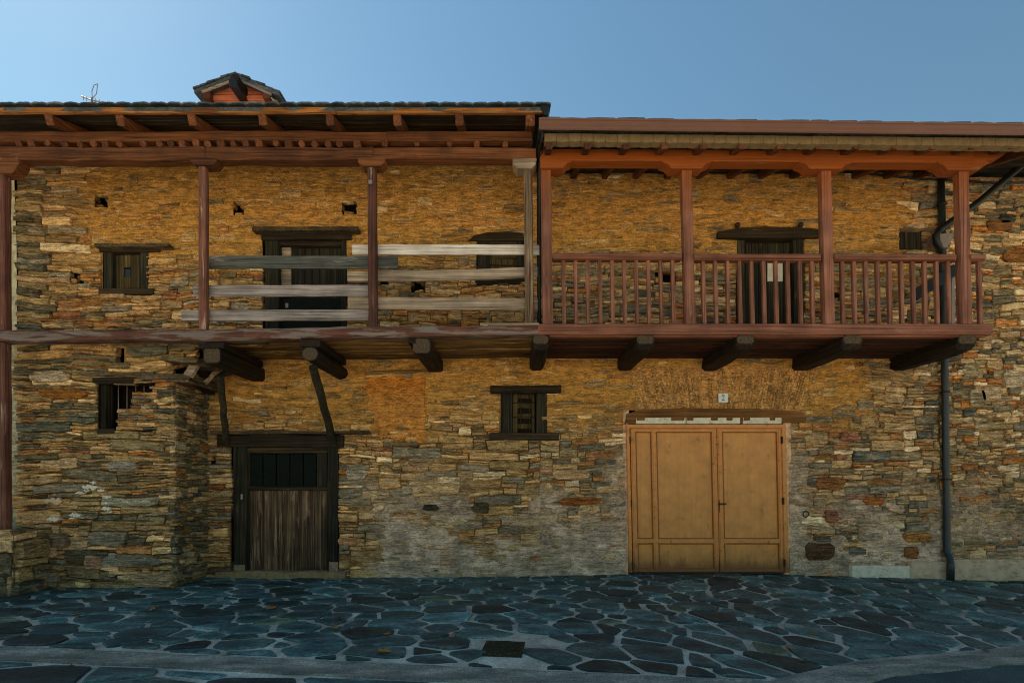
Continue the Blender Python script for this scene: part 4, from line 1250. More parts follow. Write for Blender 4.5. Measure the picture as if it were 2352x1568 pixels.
# rubble blocking of half that window
r_ = random.Random(41)
y = 986
while y > 888:
    h = r_.uniform(5, 11)
    xl = 300 if y < 945 else 268
    if y < 903: xl = 345
    x = xl + r_.uniform(-4, 6)
    while x < 355:
        w_ = r_.uniform(20, 48)
        rough_slate('blocking_stone', jrect(x, min(x + w_, 360), y - h + .8, y, 4, .9), PB - r_.uniform(.0, .05), PB + .15, wall_left, mat='stone')
        o_ = wall_left.children[-1] if False else bpy.data.objects[-1] if False else None
        x += w_
    y -= h
for o_ in [c for c in wall_left.children if c.name.startswith('blocking_stone')]:
    cc = np.array(C(*pal_left(r_))[:3]) * r_.uniform(.9, 1.3)
    o_.data.color_attributes['Col'].data.foreach_set('color', np.tile(np.array([*(cc * 1.5), .1], dtype=np.float32), len(o_.data.vertices)))
# street door
d = opening(old, 'door')
slab('jamb', 536, 566, 1016, 1312, -.05, .14, M['dark_z'], d, jit=.005); slab('jamb', 752, 775, 1016, 1312, -.05, .14, M['dark_z'], d, jit=.005)
slab('lintel', 498, 788, 998, 1026, -.075, .12, M['dark_x'], d, jit=.006)
slab('head_rail', 566, 752, 1026, 1040, -.02, .1, M['dark_x'], d, jit=.003)
rough_slate('drip_slate', jrect(482, 846, 989, 996, 14, .8), -.14, .04, d, v=.8)
slab('frame', 566, 573, 1040, 1312, .0, .1, M['dark_z'], d, jit=.002); slab('frame', 728, 752, 1040, 1120, .0, .1, M['dark_z'], d, jit=.003)
slab('mid_rail', 566, 752, 1116, 1126, -.015, .08, M['dark_x'], d, jit=.002)
for i in range(5):
    slab('metal_strip', 573 + i * 31 + .6, 573 + i * 31 + 29.5, 1042, 1116, .035, .05, M['panel_black'], d, ch=.004)
for a, b in ((573, 606), (606.6, 648), (648.8, 684), (684.8, 722), (722.6, 752)):
    slab('door_plank', a, b, 1126, 1310, .02 + rng.uniform(-.006, .006), .06, M['doorplank'], d, jit=.0015)
for i, px in enumerate((690, 705, 718, 730, 742)): slab('nail_head', px, px + 3, 1304, 1307, .006, .03, M['iron'], d)
slab('hasp', 552, 557, 1134, 1146, -.062, -.045, M['rust'], d)
slab('jamb_foot', 537, 562, 1296, 1312, -.056, -.04, M['jambfoot'], d, jit=.002); slab('jamb_foot', 755, 776, 1290, 1312, -.056, -.04, M['jambfoot'], d, jit=.002)
slab('threshold', 494, 792, 1312, 1330, -.12, .1, m_plain('worn_brown_grey_threshold', C(104, 92, 68), .95, .1, 0, .4, 14, .8), d, jit=.01)
# small barred window right of the plaster
w = opening(old, 'window')
slab('frame', 1151, 1176, 902, 994, -.03, .12, M['dark_z'], w, jit=.005); slab('frame', 1232, 1256, 902, 994, -.03, .12, M['dark_z'], w, jit=.005)
beam('lintel', P(1126, 893.5, -.09) + Vector((0, .05, 0)), P(1289, 893.5, -.09) + Vector((0, .05, 0)), .18, .115, M['dark_x'], w, seg=8, jit=.006, ch=.035)
slab('sill', 1124, 1284, 994, 1011, -.07, .12, M['dark_x'], w, jit=.005)
slab('pane', 1176, 1232, 902, 994, .11, .12, M['void'], w)
for y in (909, 931, 955, 978): slab('shutter_slat', 1186, 1224, y - 5, y + 6, .07, .1, M['shutter'], w, jit=.002)
slab('shutter_stile', 1177, 1189, 902, 994, .05, .09, M['shutter'], w); slab('shutter_stile', 1221, 1228, 902, 994, .05, .09, M['shutter'], w)
for y in (925, 958): tube('iron_bar', [P(1176, y, .03), P(1232, y - 1, .03)], .006, M['iron'], w, 6)
for x in (1196, 1216): tube('iron_bar', [P(x, 902, .03), P(x, 994, .03)], .006, M['iron'], w, 6)
# crack line of small dark gaps beside the plaster
for (x0, x1, y0, y1) in ((981, 985, 880, 905), (982, 986, 920, 960), (981, 985, 975, 1005)):
    pass

# ================================================================== NEW BALCONY AND EAVE
nb = empty('balcony', new)
def np_(name, px, yt, yb, w, mat=None, depth=.10):
    l = lean(px)
    return post_px(name, px - l * 0, yt, px + l * (yb - yt), yb, w, mat or M['new_z'], nb, depth=depth, jit=.0, seg=4, ch=.006)
for px, w in ((1253.7, 24), (1577.5, 23), (1898, 23), (2214, 22.5)):
    np_('post', px, 386, 744, w)
beam('plate_beam', P(1241, 354.5, YF - .085) + Vector((0, .085, 0)), P(2236, 360, YF - .085) + Vector((0, .085, 0)), .17, 27 * 6.395 / F, M['new_x'], nb, seg=6, jit=.002, ch=.008)
# carved beam end
Yf = YF - .085
prism('beam_end', [(XX(a, Yf), ZZ(b, Yf)) for a, b in ((2236, 374), (2262, 374), (2268, 368), (2284, 366), (2290, 360), (2304, 357), (2312, 350), (2314, 346), (2236, 346))], Yf, YF + .085, M['new_x'], nb, bev=.006)
def zapata(px, half_l, half_r, y0, y1):
    pts = [(px - half_l * .55, y1), (px + half_r * .55, y1)]
    for k, (a, b) in enumerate(((.60, .06), (.66, .35), (.74, .55), (.86, .68), (.93, .75), (.96, .92), (1.0, 1.0))): pts.append((px + half_r * a, y1 + (y0 - y1) * b))
    for k, (a, b) in enumerate(((1.0, 1.0), (.96, .92), (.93, .75), (.86, .68), (.74, .55), (.66, .35), (.60, .06))): pts.append((px - half_l * a, y1 + (y0 - y1) * b))
    Y_ = YF - .09
    prism('post_capital', [(XX(a, Y_), ZZ(b, Y_)) for a, b in pts], Y_, YF + .08, M['new_x'], nb, bev=.006)
zapata(1577, 60, 62, 367.5, 387); zapata(1897, 62, 64, 369, 388); zapata(2212, 60, 64, 371, 390)
Y_ = YF - .09
prism('post_capital', [(XX(a, Y_), ZZ(b, Y_)) for a, b in ((1241, 386), (1293, 386), (1297, 380), (1304, 374), (1312, 372), (1314, 367), (1241, 367))], Y_, YF + .08, M['new_x'], nb, bev=.006)
# handrails, balusters, floor beam
def rail(x0, x1, y):
    slab('handrail', x0, x1, y, y + 11.5, YF - .075, YF + .075, M['new_x'], nb, ch=.012)
    slab('under_rail', x0, x1 - (3 if x1 > 2240 else 0), y + 11.5, y + 15.5, YF - .045, YF + .045, M['new_x'], nb, ch=.003)
rail(1271, 1566, 580.5); rail(1595, 1886, 582); rail(1917, 2197, 583); rail(2231, 2265, 583.5)
for a, n, st in ((1294, 10, 27.9), (1615.4, 10, 27.8), (1935.4, 10, 27.1)):
    for i in range(n):
        px = a + i * st
        np_('baluster', px, 596, 744, 8.3, depth=.048)
np_('baluster', 2251, 598, 744, 8.3, depth=.048)
slab('floor_beam', 1236, 2280, 743, 768, YF - .085, YF + .07, M['new_x'], nb, ch=.008)
slab('under_beam', 1262, 2262, 768, 773, YF - .05, YF + .05, M['new_x'], nb, ch=.004)
for i in range(6):
    ya = YF + .1 + i * .172
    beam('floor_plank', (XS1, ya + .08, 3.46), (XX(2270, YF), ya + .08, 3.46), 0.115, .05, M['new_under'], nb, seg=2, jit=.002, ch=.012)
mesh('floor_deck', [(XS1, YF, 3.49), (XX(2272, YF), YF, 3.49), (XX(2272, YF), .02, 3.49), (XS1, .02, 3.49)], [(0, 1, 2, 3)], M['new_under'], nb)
for px, wpx in ((1242, 38), (1482, 42), (1712, 42), (1958, 46), (2222, 44)):
    Yh = -1.17
    X = XX(px, Yh); wm = wpx * (Yh + CD) / F
    # log with an underside that rounds up to the head
    V, Fc = [], []
    st = [(-1.17, 3.46, 3.33), (-1.13, 3.47, 3.27), (-.9, 3.47, 3.245), (-.5, 3.47, 3.24), (.1, 3.47, 3.25)]
    for y, zt, zb in st:
        for a, b in section(wm, zt - zb, .04): V.append((X + a + rng.uniform(-.008, .008), y, (zt + zb) / 2 + b + rng.uniform(-.006, .006)))
    for i in range(4):
        for j in range(8):
            a, b = i * 8 + j, i * 8 + (j + 1) % 8; Fc.append((a, b, b + 8, a + 8))
    Fc += [tuple(range(8)), tuple(32 + j for j in range(8))]
    o = mesh('corbel', V, Fc, M['dark_y'], nb)
    prism('end_grain', [(X + a * .92, 3.395 + b * .92) for a, b in section(wm, .13, .035)], -1.18, -1.15, M['endgrain'], o, bev=.008)
# side rail back to the wall and the dark stair rail inside
beam('stair_rail', P(2098, 680, -.35), P(2196, 618, -.5), .06, .16, M['black_pipe'], nb)
for px, y in ((2128, 662), (2190, 626)): slab('stair_post', px - 4, px + 4, y, 790, -.42, -.36, M['hopper'], nb)
# eave
YG = -1.66
roof_new = roof(new, XX(1240, YG), XX(2362, YG) + .9, YG + .1, ZZ(272, YG) + .02, SL)
slope_g = -.07     # gutter falls slightly to the right
def gpt(px, py): return (XX(px, YG), ZZ(py, YG))
GX0, GX1 = 1238, 2600
def gy(px, y): return y + (px - 1238) * .0118
prof = [(YG + .05, 271, 271), (YG - .012, 271.5, 271.5), (YG - .012, 275, 275), (YG, 276, 276), (YG - .004, 285.5, 285.5), (YG + .006, 287, 287), (YG + .006, 291, 291), (YG - .008, 292, 292), (YG - .008, 295, 295), (YG + .008, 297, 297), (YG + .05, 287, 287)]
V, Fc = [], []
for px in (GX0, GX1):
    for y, a, b in prof: V.append((XX(px, YG), y, ZZ(gy(px, a), YG)))
n = len(prof)
for i in range(n): Fc.append((i, (i + 1) % n, n + (i + 1) % n, n + i))
Fc += [tuple(range(n)), tuple(range(2 * n - 1, n - 1, -1))]
mesh('gutter', V, Fc, M['gutter'], roof_new)
px = 1240
r_ = random.Random(66)
while px < 2360:    # slate tips above the gutter
    w = r_.uniform(45, 75)
    top = gy(px, 268) + r_.uniform(-1.2, 1.2)
    pts = [(px, gy(px, 274)), (px + w, gy(px, 274)), (px + w, top + r_.uniform(0, 3)), (px + w * .5, top), (px + w * .1, top + 1.2)]
    o = prism('eave_tip_slate', [(XX(a, YG + .02), ZZ(b, YG + .02)) for a, b in pts], YG + .02, YG + .25, M['roofslate'], roof_new, bev=.003)
    at = o.data.color_attributes.new('Col', 'FLOAT_COLOR', 'POINT'); v = r_.uniform(.8, 1.2)
    at.data.foreach_set('color', np.tile(np.array([v, v, v, 1], dtype=np.float32), len(o.data.vertices)))
    px += w
px = 1251
YS = -1.5
while px < 2400:    # pale eave slates under the gutter
    w = r_.uniform(27, 29)
    y0 = 306.5 + (px - 1250) * .0105
    pts = [(px, y0 + 17.5 + r_.uniform(-.6, .6)), (px + w * .45, y0 + 18.8 + r_.uniform(-.8, .8)), (px + w - .5, y0 + 17.8 + r_.uniform(-.5, .5)), (px + w - .5, y0), (px, y0)]
    prism('eave_board', [(XX(a, YS), ZZ(b, YS)) for a, b in pts], YS - r_.uniform(0, .006), YS + .1, M['eave_slate'], roof_new, bev=.002)
    px += w
zu2 = ZZ(319, YS)
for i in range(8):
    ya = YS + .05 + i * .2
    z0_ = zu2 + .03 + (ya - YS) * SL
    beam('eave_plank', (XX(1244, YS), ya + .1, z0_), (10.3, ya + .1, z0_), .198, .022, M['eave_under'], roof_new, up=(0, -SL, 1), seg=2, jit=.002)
px = 1262
while px < 2420:
    X = XX(px, YS)
    beam('rafter', (X, YS + .02, zu2 - .05), (X, .05, zu2 - .05 + 1.53 * SL), .085, .11, M['new_y'], roof_new, ch=.01)
    px += 89
beam('wall_plate', (XS1, -.03, ZZ(387)), (XX(1916), -.03, ZZ(390)), .18, .17, M['dark_x'], nb, seg=10, jit=.006, ch=.03)
beam('wall_plate', (XX(1916), -.02, ZZ(374)), (XS2, -.02, ZZ(376)), .16, .17, M['dark_x'], nb, seg=10, jit=.006, ch=.03)
# ================================================================== NEW HOUSE OPENINGS
d = opening(new, 'door')
slab('jamb', 1694, 1712, 546, 812, -.03, .14, M['dark_z'], d, jit=.005); slab('jamb', 1823, 1846, 546, 812, -.03, .14, M['dark_z'], d, jit=.005)
prism_px('lintel', [(1650, 544), (1700, 547), (1790, 547), (1884, 544), (1884, 526), (1830, 521), (1760, 519), (1700, 522), (1650, 531)], -.09, .1, M['dark_x'], d, bev=.015)
for px in (1694, 1839): tube('beam_peg', [P(px, 517, -.07), P(px, 517, .1)], .042, M['iron'], d, 10)
for a, b in ((1713, 1726), (1727, 1742), (1743, 1764), (1765, 1800), (1801, 1822)): slab('door_plank', a, b, 548, 812, .07, .11, M['dark_z'], d)
slab('white_patch', 1763, 1798, 599, 646, .055, .068, M['lime'], d, ch=.01)
w = opening(new, 'window')
prism_px('shutter', [(2066, 574), (2112, 574), (2117, 548), (2116, 522), (2066, 520), (2063, 548)], .0, .1, M['shutter'], w)
for i in range(4): slab('shutter_plank', 2067 + i * 12.4, 2078.6 + i * 12.4, 523, 572, -.012 - .004 * (i % 2), .02, M['dark_z'], w)
rough_slate('lintel', [(2078, 522), (2118, 524), (2134, 521), (2130, 515), (2112, 513), (2088, 515)], -.14, .05, w, v=3.4)
rough_slate('sill', [(2080, 582), (2128, 583), (2130, 577), (2110, 574), (2084, 575)], -.14, .05, w, v=3.4)
# steel double door
g = opening(new, 'steel_door')
SHEAR0 = ZZ(1315, -.03)
for a, b in ((1431, 1444), (1799, 1818)): slab('jamb_render', a, b, 942, 1330, -.012, .06, M['jambrender'], new, jit=.006)
sh = .021
Yg = -.03
def gs(name, x0, x1, y0, y1, yf, yb, mat, ch=.004): return slab(name, x0 + 6, x1 + 6, y0, y1, yf, yb, mat, g, ch=ch, seg=1, shear=sh)
gs('frame', 1440, 1806, 974, 983, Yg - .02, .05, M['gate_frame']); gs('frame', 1440, 1447, 983, 1314, Yg - .02, .05, M['gate_frame']); gs('frame', 1797, 1806, 983, 1314, Yg - .02, .05, M['gate_frame'])
for (x0, x1) in ((1449, 1460), (1497, 1508), (1636, 1646.5), (1648, 1659), (1786, 1796)):
    gs('stile', x0, x1, 984, 1313, Yg, .05, M['gate_frame'])
    gs('stile_bead', x0 + 3, x1 - 3, 985, 1312, Yg - .008, Yg + .01, M['gate_frame'])
for (x0, x1) in ((1460, 1497), (1508, 1636), (1659, 1786)):
    for (y0, y1) in ((984, 991), (1237, 1247), (1306, 1313)): gs('cross_rail', x0, x1, y0, y1, Yg + .002, .05, M['gate_frame'])
    gs('panel', x0, x1, 991, 1237, Yg + .036, .05, M['gate']); gs('panel', x0, x1, 1247, 1306, Yg + .036, .05, M['gate'])
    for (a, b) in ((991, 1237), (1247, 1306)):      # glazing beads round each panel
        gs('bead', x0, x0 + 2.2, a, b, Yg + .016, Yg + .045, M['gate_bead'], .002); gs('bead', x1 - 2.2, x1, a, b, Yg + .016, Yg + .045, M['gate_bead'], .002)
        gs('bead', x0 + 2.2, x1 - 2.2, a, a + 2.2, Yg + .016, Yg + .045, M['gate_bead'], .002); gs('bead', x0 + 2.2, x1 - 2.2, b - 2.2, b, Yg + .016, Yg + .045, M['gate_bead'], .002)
for x, ys in ((1447, (1002, 1148, 1290)), (1797, (1002, 1142, 1284))):
    for y in ys: gs('hinge', x - .5, x + 2.5, y, y + 16, Yg - .032, Yg, M['iron'], .003)
gs('handle', 1650, 1666, 1155, 1159, Yg - .06, Yg - .045, M['iron'], .003); gs('handle', 1650, 1654, 1155, 1159, Yg - .05, Yg, M['iron'], .002); gs('lock_plate', 1649.5, 1655, 1148, 1176, Yg - .006, Yg + .01, M['iron'], .002)
gs('kick_strip', 1449, 1796, 1313, 1317, Yg - .012, .05, M['iron'])
prism_px('lintel', [(1436, 972), (1850, 970), (1852, 956), (1842, 944), (1740, 938), (1560, 937), (1470, 940), (1440, 950)], -.05, .1, m_wood('dark_brown_lintel_wood', 'x', C(64, 42, 18), C(92, 64, 30), C(110, 80, 44), grain=.5), g, bev=.01)
for (x0, x1, nts) in ((1461, 1575, ((1461, 1482), (1541, 1573))), (1577, 1700, ((1577, 1594), (1632, 1650), (1668, 1684))), (1707, 1795, ((1707, 1724), (1767, 1782)))):
    pts = [(x0, 972.5), (x1, 972.5)]
    x = x1
    top = [(x1, 959)]
    for a, b in sorted(nts, reverse=True): top += [(b - .5, 959), (b - 1, 965), (a + 1, 965.5), (a + .5, 958.5)]
    top = [p for i, p in enumerate(top) if i == 0 or p[0] < top[i - 1][0]]
    prism_px('white_fillet', pts + top, -.062, .0, M['lime'], g, bev=.002)
# low concrete plinth and the iron ring
slab('concrete_plinth', 1957, 2092, 1299, 1345, -.09, .05, M['lime'], new, jit=.005)
slab('concrete_plinth', 2093, 2172, 1290, 1345, -.10, .05, M['concrete'], new, jit=.004)
slab('concrete_plinth', 2184, 2480, 1284, 1352, -.10, .05, M['concrete'], nbr, jit=.005)
ring = []
for i in range(15):
    a = 2 * math.pi * i / 14; ring.append(P(1851, 1180, -.05) + Vector((.045 * math.cos(a), 0, .045 * math.sin(a))))
tube('tether_ring', ring, .009, M['iron'], new, 6)
# odd big stones in the wall that the photograph shows
def feature(wall, x, y, w, h, c, Y=0.0, rot=0.0, pr=.046):
    pts = []
    n = 14
    for i in range(n):
        a = 2 * math.pi * i / n
        ex = 7.0
        cx_, sx_ = math.cos(a), math.sin(a)
        rr = (abs(cx_) ** ex + abs(sx_) ** ex) ** (-1 / ex) * rng.uniform(.80, 1.04)
        u, v = w / 2 * rr * cx_, h / 2 * rr * sx_
        pts.append((XX(x + u * math.cos(rot) + v * math.sin(rot), Y), ZZ(y - v * math.cos(rot) + u * math.sin(rot), Y)))
    o = prism('stone', pts, Y - pr, Y + .02, M['stone'], wall, bev=.01)
    at = o.data.color_attributes.new('Col', 'FLOAT_COLOR', 'POINT')
    at.data.foreach_set('color', np.tile(np.array([*(1.3 * np.array(C(*c)[:3])), -.6], dtype=np.float32), len(o.data.vertices)))
for a in ((1880, 1265, 66, 44, (72, 54, 38)), (1938, 1200, 58, 20, (158, 136, 110), 0, -.2), (1908, 1185, 34, 34, (116, 80, 60)), (1948, 1002, 40, 24, (122, 84, 66)), (2052, 1166, 44, 20, (156, 136, 114), 0, .3),
          (2050, 914, 48, 26, (150, 130, 96)), (2005, 1150, 50, 18, (128, 80, 40)), (2104, 1232, 66, 26, (134, 96, 52)), (2090, 1268, 34, 30, (110, 74, 44)), (1905, 1110, 74, 30, (112, 76, 42)),
          (1990, 965, 34, 30, (140, 118, 82)), (1985, 930, 40, 26, (122, 112, 86))):
    feature(wall_new, *a)
for a in ((1020, 1205, 46, 10, (164, 144, 112), 0, .18), (870, 1167, 28, 14, (158, 138, 108), 0, -.5), (1310, 1090, 92, 26, (146, 122, 88)), (1095, 1268, 15, 13, (164, 148, 128)), (990, 1312, 40, 20, (140, 130, 116)), (905, 1150, 24, 12, (150, 128, 98)),
          (800, 1243, 46, 20, (142, 106, 76)), (990, 1165, 38, 14, (50, 48, 42)), (1330, 1150, 100, 20, (116, 72, 36)), (820, 1090, 50, 26, (134, 126, 110)), (830, 1160, 60, 24, (118, 104, 78)), (1105, 1165, 38, 26, (66, 58, 42))):
    feature(wall_old, *a)
for a in ((120, 866, 90, 28, (146, 134, 110), PB), (150, 905, 120, 22, (120, 78, 32), PB), (60, 1290, 70, 60, (84, 74, 58), PB - .12), (130, 1240, 56, 36, (108, 94, 76), PB - .06), (115, 1330, 50, 32, (112, 106, 90), PB - .06), (355, 1330, 100, 34, (128, 112, 84), PB - .03), (220, 1290, 44, 32, (140, 112, 88), PB - .03), (300, 1288, 150, 26, (110, 106, 90), PB - .02), (285, 1070, 72, 24, (124, 118, 106), PB)):
    feature(wall_left, *a, pr=.06)
for a in ((2330, 590, 60, 34, (110, 76, 38)), (2270, 905, 50, 34, (150, 134, 104)), (2330, 870, 60, 40, (152, 138, 112)), (2225, 850, 40, 34, (120, 110, 84)), (2290, 520, 60, 26, (96, 70, 42)), (2310, 505, 40, 22, (56, 58, 54)), (2240, 915, 40, 40, (128, 116, 90))):
    feature(wall_nb, *a)
# neighbour eave at the far right
slab('eave_board', 2296, 2520, 331, 345, -.62, -.56, M['eave_slate'], nbr); slab('gutter', 2286, 2520, 318, 331, -.72, -.6, M['gutter'], nbr)
roof(nbr, XX(2290, -.6), 14, -.62, ZZ(322, -.62), SL)

# ragged stones round the putlog holes
r_ = random.Random(77)
for wl, x0, x1, y0, y1 in ((wall_old, 220, 250, 447, 478), (wall_old, 535, 562, 466, 497), (wall_old, 786, 822, 464, 495), (wall_old, 162, 190, 622, 648), (wall_old, 945, 975, 646, 672), (wall_new, 1505, 1550, 625, 655), (wall_new, 1912, 1928, 660, 690)):
    for (cx_, cy_, w_, h_) in ((x0 + r_.uniform(0, 4), (y0 + y1) / 2 + r_.uniform(-8, 8), 12, 14), (x0 + (x1 - x0) * r_.uniform(.3, .7), y1 - 1, (x1 - x0) * .7, r_.uniform(6, 12)), (x1 - r_.uniform(-2, 3), y0 + (y1 - y0) * r_.uniform(.3, .7), 9, 11), (x0 + (x1 - x0) * r_.uniform(.2, .8), y0 + 1, (x1 - x0) * .6, 6)):
        feature(wl, cx_, cy_, w_, h_, r_.choice(((120, 90, 48), (132, 104, 62), (84, 70, 46))), .05, r_.uniform(-.3, .3), .05)
# ================================================================== SEPARATE THINGS
t = empty('drainpipe', None, (6.75, -.06, 0)); tag(t, 'dark blue-grey drainpipe running down the wall beside the pale concrete plinth', 'drainpipe')
Yp = -.07
tube('pipe', [P(2161, 404, Yp), P(2165, 560, Yp), P(2170, 850, Yp), P(2175, 1200, Yp), P(2175, 1265, Yp), P(2180, 1278, Yp - .04), P(2184, 1290, Yp - .1), P(2184, 1332, Yp - .12)], .046, M['pipe'], t, 12)
prism_px('hopper', [(2160, 568), (2176, 568), (2190, 546), (2190, 536), (2148, 536), (2148, 546)], -.17, -.02, M['hopper'], t)
tube('pipe_elbow', [P(2161, 404, Yp), P(2162, 396, Yp - .02), P(2172, 388, Yp - .1)], .058, M['black_pipe'], t, 12)
for y in (470, 640, 900, 1100): 
    p = P(2164 + (y - 470) * .015, y, Yp); tube('pipe_bracket', [p - Vector((0, 0, .012)), p + Vector((0, 0, .012))], .064, M['iron'], t, 12)
t = empty('downpipe', None, (7.2, -.2, 4.8)); tag(t, 'black pipe slanting down from the right roof to the drainpipe hopper', 'pipe')
tube('pipe', [P(2420, 318, -.35), P(2352, 376, -.3), P(2250, 462, -.25), P(2158, 528, -.2), P(2150, 540, -.2), P(2151, 556, -.18), P(2160, 575, -.12)], .048, M['black_pipe'], t, 10)
o = tube('cable', [P(1905, 397, -.1), P(1960, 396, -.06), P(2040, 404, -.05), P(2110, 411, -.05), P(2200, 416, -.05), P(2280, 420, -.05), P(2380, 420, -.05)], .016, M['black_pipe'], None, 6)
tag(o, 'thin black cable strung along the top of the wall near the drainpipe', 'cable')
t = empty('downspout', None, (.45, -1.3, 5.5)); tag(t, 'black downspout with loose cable in the gap between the two balconies', 'pipe')
tube('pipe', [P(1246, 300, -1.5), P(1247, 318, -1.45), P(1240, 345, -1.2), P(1238, 372, -1.1), P(1238, 600, -1.0), P(1239, 760, -1.0)], .03, M['black_pipe'], t, 8)
tube('loose_cable', [P(1251, 303, -1.5), P(1253, 325, -1.45), P(1246, 350, -1.3), P(1236, 362, -1.2)], .008, M['black_pipe'], t, 5)
# house number
t = empty('house_number_plate', None, tuple(P(1661, 923, -.05))); tag(t, 'small white enamel plate with the number 2 above the steel door', 'number plate')
slab('plate', 1650.5, 1672, 903, 923.5, -.055, -.035, M['plate'], t, ch=.003)
def numeral(cx, cy, s, Y):
    arc = []
    # outer and inner edge of a serif '2'
    path = [(-.34, .42, .09), (-.33, .56, .15), (-.22, .78, .075), (0, .9, .09), (.2, .8, .15), (.27, .55, .2), (.16, .25, .17), (-.05, -.1, .1), (-.25, -.4, .06), (-.36, -.62, .05)]
    L, R = [], []
    for i, (x, y, w) in enumerate(path):
        a, b = path[max(0, i - 1)], path[min(len(path) - 1, i + 1)]
        dx, dy = b[0] - a[0], b[1] - a[1]; l = math.hypot(dx, dy)
        L.append((x - dy / l * w / 2, y + dx / l * w / 2)); R.append((x + dy / l * w / 2, y - dx / l * w / 2))
    V, Fc = [], []
    for (a, b), (c, d_) in zip(L, R):
        for x, y in ((a, b), (c, d_)): V.append((cx + x * s, Y, cy + y * s))
    for i in range(len(path) - 1): Fc.append((2 * i, 2 * i + 1, 2 * i + 3, 2 * i + 2))
    k = len(V)
    for x, y in ((-.38, -.72), (.3, -.78), (.4, -.42), (.32, -.42), (.24, -.52), (-.1, -.5), (-.36, -.62)): V.append((cx + x * s, Y, cy + y * s))
    Fc.append(tuple(k + i for i in range(7)))
    k = len(V)
    for i in range(10): V.append((cx + (-.24 + .13 * math.cos(i * .628)) * s, Y - .0005, cy + (.52 + .13 * math.sin(i * .628)) * s))
    Fc.append(tuple(k + i for i in range(10)))
    return V, Fc
V, Fc = numeral(XX(1661, -.058), ZZ(913.5, -.058), .056, -.0585)
mesh('numeral', V, Fc, M['ink'], t)
# antenna on the roof
ya = .6
t = empty('antenna', None, tuple(P(212, 250, ya))); tag(t, 'thin television antenna lying behind the roof edge at left', 'antenna')
tube('boom', [P(188, 222, ya), P(212, 231, ya), P(262, 241, ya)], .012, M['rust'], t, 6)
tube('mast', [P(211, 262, ya), P(211, 225, ya)], .015, M['rust'], t, 6)
tube('reflector', [P(212, 226, ya), P(211, 210, ya), P(216, 196, ya), P(224, 193, ya), P(222, 215, ya), P(213, 226, ya)], .006, M['rust'], t, 5)
for x in (192, 199, 219, 228, 236, 246, 256):
    y = 231 + (x - 212) * .2
    tube('element', [P(x, y - 7, ya), P(x, y + 4, ya)], .005, M['rust'], t, 5)
# manhole cover
t = empty('manhole_cover', None, (MANH[0], MANH[1], 0)); tag(t, 'small square cast iron cover with concentric rings set in the paving', 'manhole cover')
cxm, cym, hm = MANH[0], MANH[1], .18
zc = gz(cxm, cym) + .016
a_ = math.radians(-6)
def rot2(x, y): return (cxm + x * math.cos(a_) - y * math.sin(a_), cym + x * math.sin(a_) + y * math.cos(a_))
V = [(*rot2(x * hm, y * hm), z) for z in (-.02, zc) for x, y in ((-1, -1), (1, -1), (1, 1), (-1, 1))]
mesh('plate', V, [(4, 5, 6, 7), (0, 1, 5, 4), (1, 2, 6, 5), (2, 3, 7, 6), (3, 0, 4, 7)], M['cover'], t)
for R_ in (.04, .075, .11, .145, .172):
    V, Fc = [], []
    for i in range(40):
        an = 2 * math.pi * i / 40
        for rr, z in ((R_ - .007, zc), (R_ - .004, zc + .006), (R_ + .004, zc + .006), (R_ + .007, zc)):
            V.append((*rot2(max(-hm, min(hm, rr * math.cos(an))), rr * math.sin(an)), z))
    for i in range(40):
        for j in range(3):
            a, b = i * 4 + j, ((i + 1) % 40) * 4 + j
            Fc.append((a, b, b + 1, a + 1))
    mesh('ring', V, Fc, M['cover'], t)
# fallen leaves
def leaf(px, py, s, mat, label, r):
    d_ = EYE * F / (py - HY); Y = d_ - CD; X = XX(px, Y)
    rot = r.uniform(0, 6.28); s *= .8
    V = [(0, 0, .02)]; n = 20
    for i in range(n):
        a = 2 * math.pi * i / n
        lob = .55 + .45 * abs(math.cos(2.5 * a)) ** .7
        if i % 2: lob *= .72
        x, y = lob * math.cos(a) * s, lob * math.sin(a) * s
        z = .012 + .35 * abs(y) * r.uniform(.6, 1.1) + r.uniform(0, .012)
        V.append((x, y, z))
    V = [(x * math.cos(rot) - y * math.sin(rot), x * math.sin(rot) + y * math.cos(rot), z) for x, y, z in V]
    Fc = [(0, 1 + i, 1 + (i + 1) % n) for i in range(n)]
    o = mesh('fallen_leaf', V, Fc, M[mat], None)
    o.location = (X, Y, gz(X, Y) + .012)
    tag(o, label, 'leaf', 'fallen leaves on the paving')
r_ = random.Random(99)
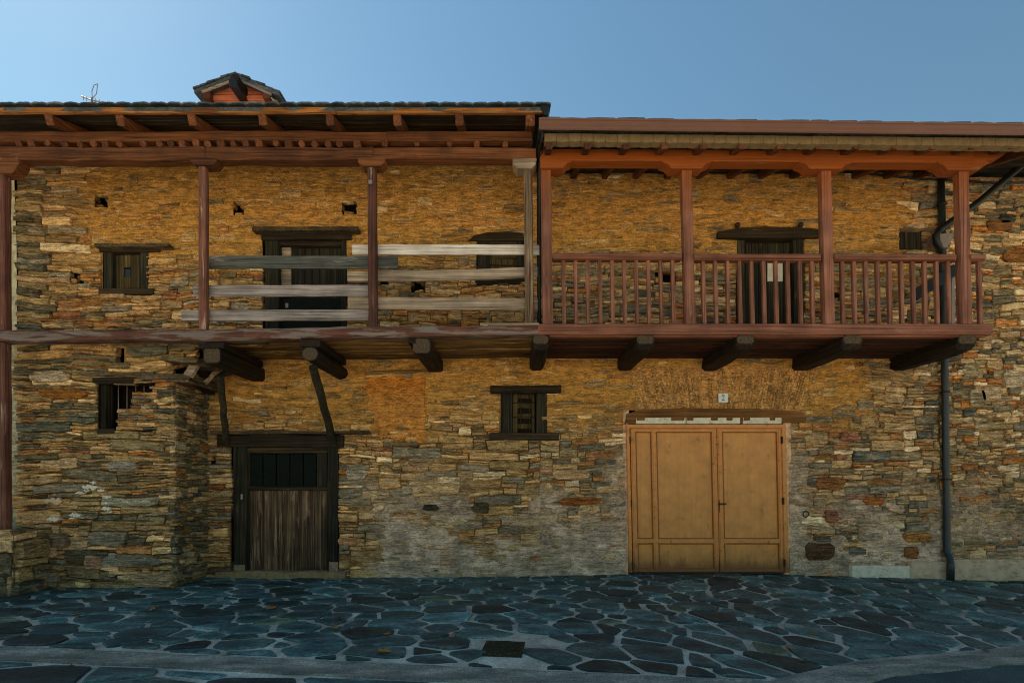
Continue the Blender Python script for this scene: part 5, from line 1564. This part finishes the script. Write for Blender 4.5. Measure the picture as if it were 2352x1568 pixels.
LEAVES = [(348, 1404, .075, 'leaf_o', 'bright orange dry leaf on dark slabs left of the wooden door'), (625, 1402, .085, 'leaf_o', 'largest curled orange leaf on the paving below the wooden door'), (42, 1402, .06, 'leaf_b', 'brown dry leaf at the far left edge of the paving'),
          (180, 1419, .07, 'leaf_b', 'brown crumpled leaf on the long dark slab at left'), (240, 1388, .04, 'leaf_b', 'small brown leaf near the foot of the low wall'), (750, 1393, .06, 'leaf_y', 'pale yellow leaf just right of the wooden door'),
          (775, 1425, .07, 'leaf_b', 'star shaped brown leaf right of the largest orange leaf'), (770, 1448, .06, 'leaf_y', 'yellowish leaf below the star shaped brown leaf'), (880, 1503, .09, 'leaf_y', 'straw coloured flat leaf left of the manhole cover'), (890, 1462, .055, 'leaf_y', 'yellow leaf on the slabs midway between wooden door and manhole cover'),
          (1040, 1464, .05, 'leaf_o', 'small orange leaf above the manhole cover'), (475, 1421, .04, 'leaf_b', 'small brown leaf between the two bright orange ones'), (820, 1385, .035, 'leaf_b', 'tiny brown leaf near the wall right of the wooden door'), (495, 1386, .05, 'leaf_y', 'yellow leaf at the corner of the low wall'),
          (163, 1537, .035, 'leaf_b', 'small brown leaf on the drain channel at left'), (1812, 1495, .045, 'leaf_o', 'reddish leaf on the long slabs at right'), (1840, 1526, .055, 'leaf_b', 'brown leaf near the kerb at right'), (1865, 1470, .04, 'leaf_y', 'yellow leaf on the long pale slab at right'), (2265, 1502, .04, 'leaf_b', 'brown leaf on the kerb at the right edge')]
for a in LEAVES: leaf(*a, r_)
# weeds along the wall foot
V, Fc = [], []
for (px0, px1, Yw, n, hh) in ((2200, 2400, -.16, 420, .05), (1860, 1960, -.06, 60, .035), (200, 420, -.86, 160, .03), (2290, 2400, -.2, 200, .07)):
    for i in range(n):
        px = rng.uniform(px0, px1); Y = Yw - abs(rng.gauss(0, .05)); X = XX(px, Y); z = gz(X, Y) - .004
        h = rng.uniform(.3, 1) * hh; a = rng.uniform(0, 6.28); w = .006
        dx, dy = math.cos(a) * w, math.sin(a) * w; k = len(V)
        V += [(X - dx, Y - dy, z), (X + dx, Y + dy, z), (X + rng.uniform(-.6, .6) * h, Y + rng.uniform(-.6, .6) * h, z + h)]
        Fc.append((k, k + 1, k + 2))
o = mesh('weeds', V, Fc, M['grass'], None)
tag(o, 'green weeds and moss growing along the foot of the walls', 'weeds', kind='stuff')
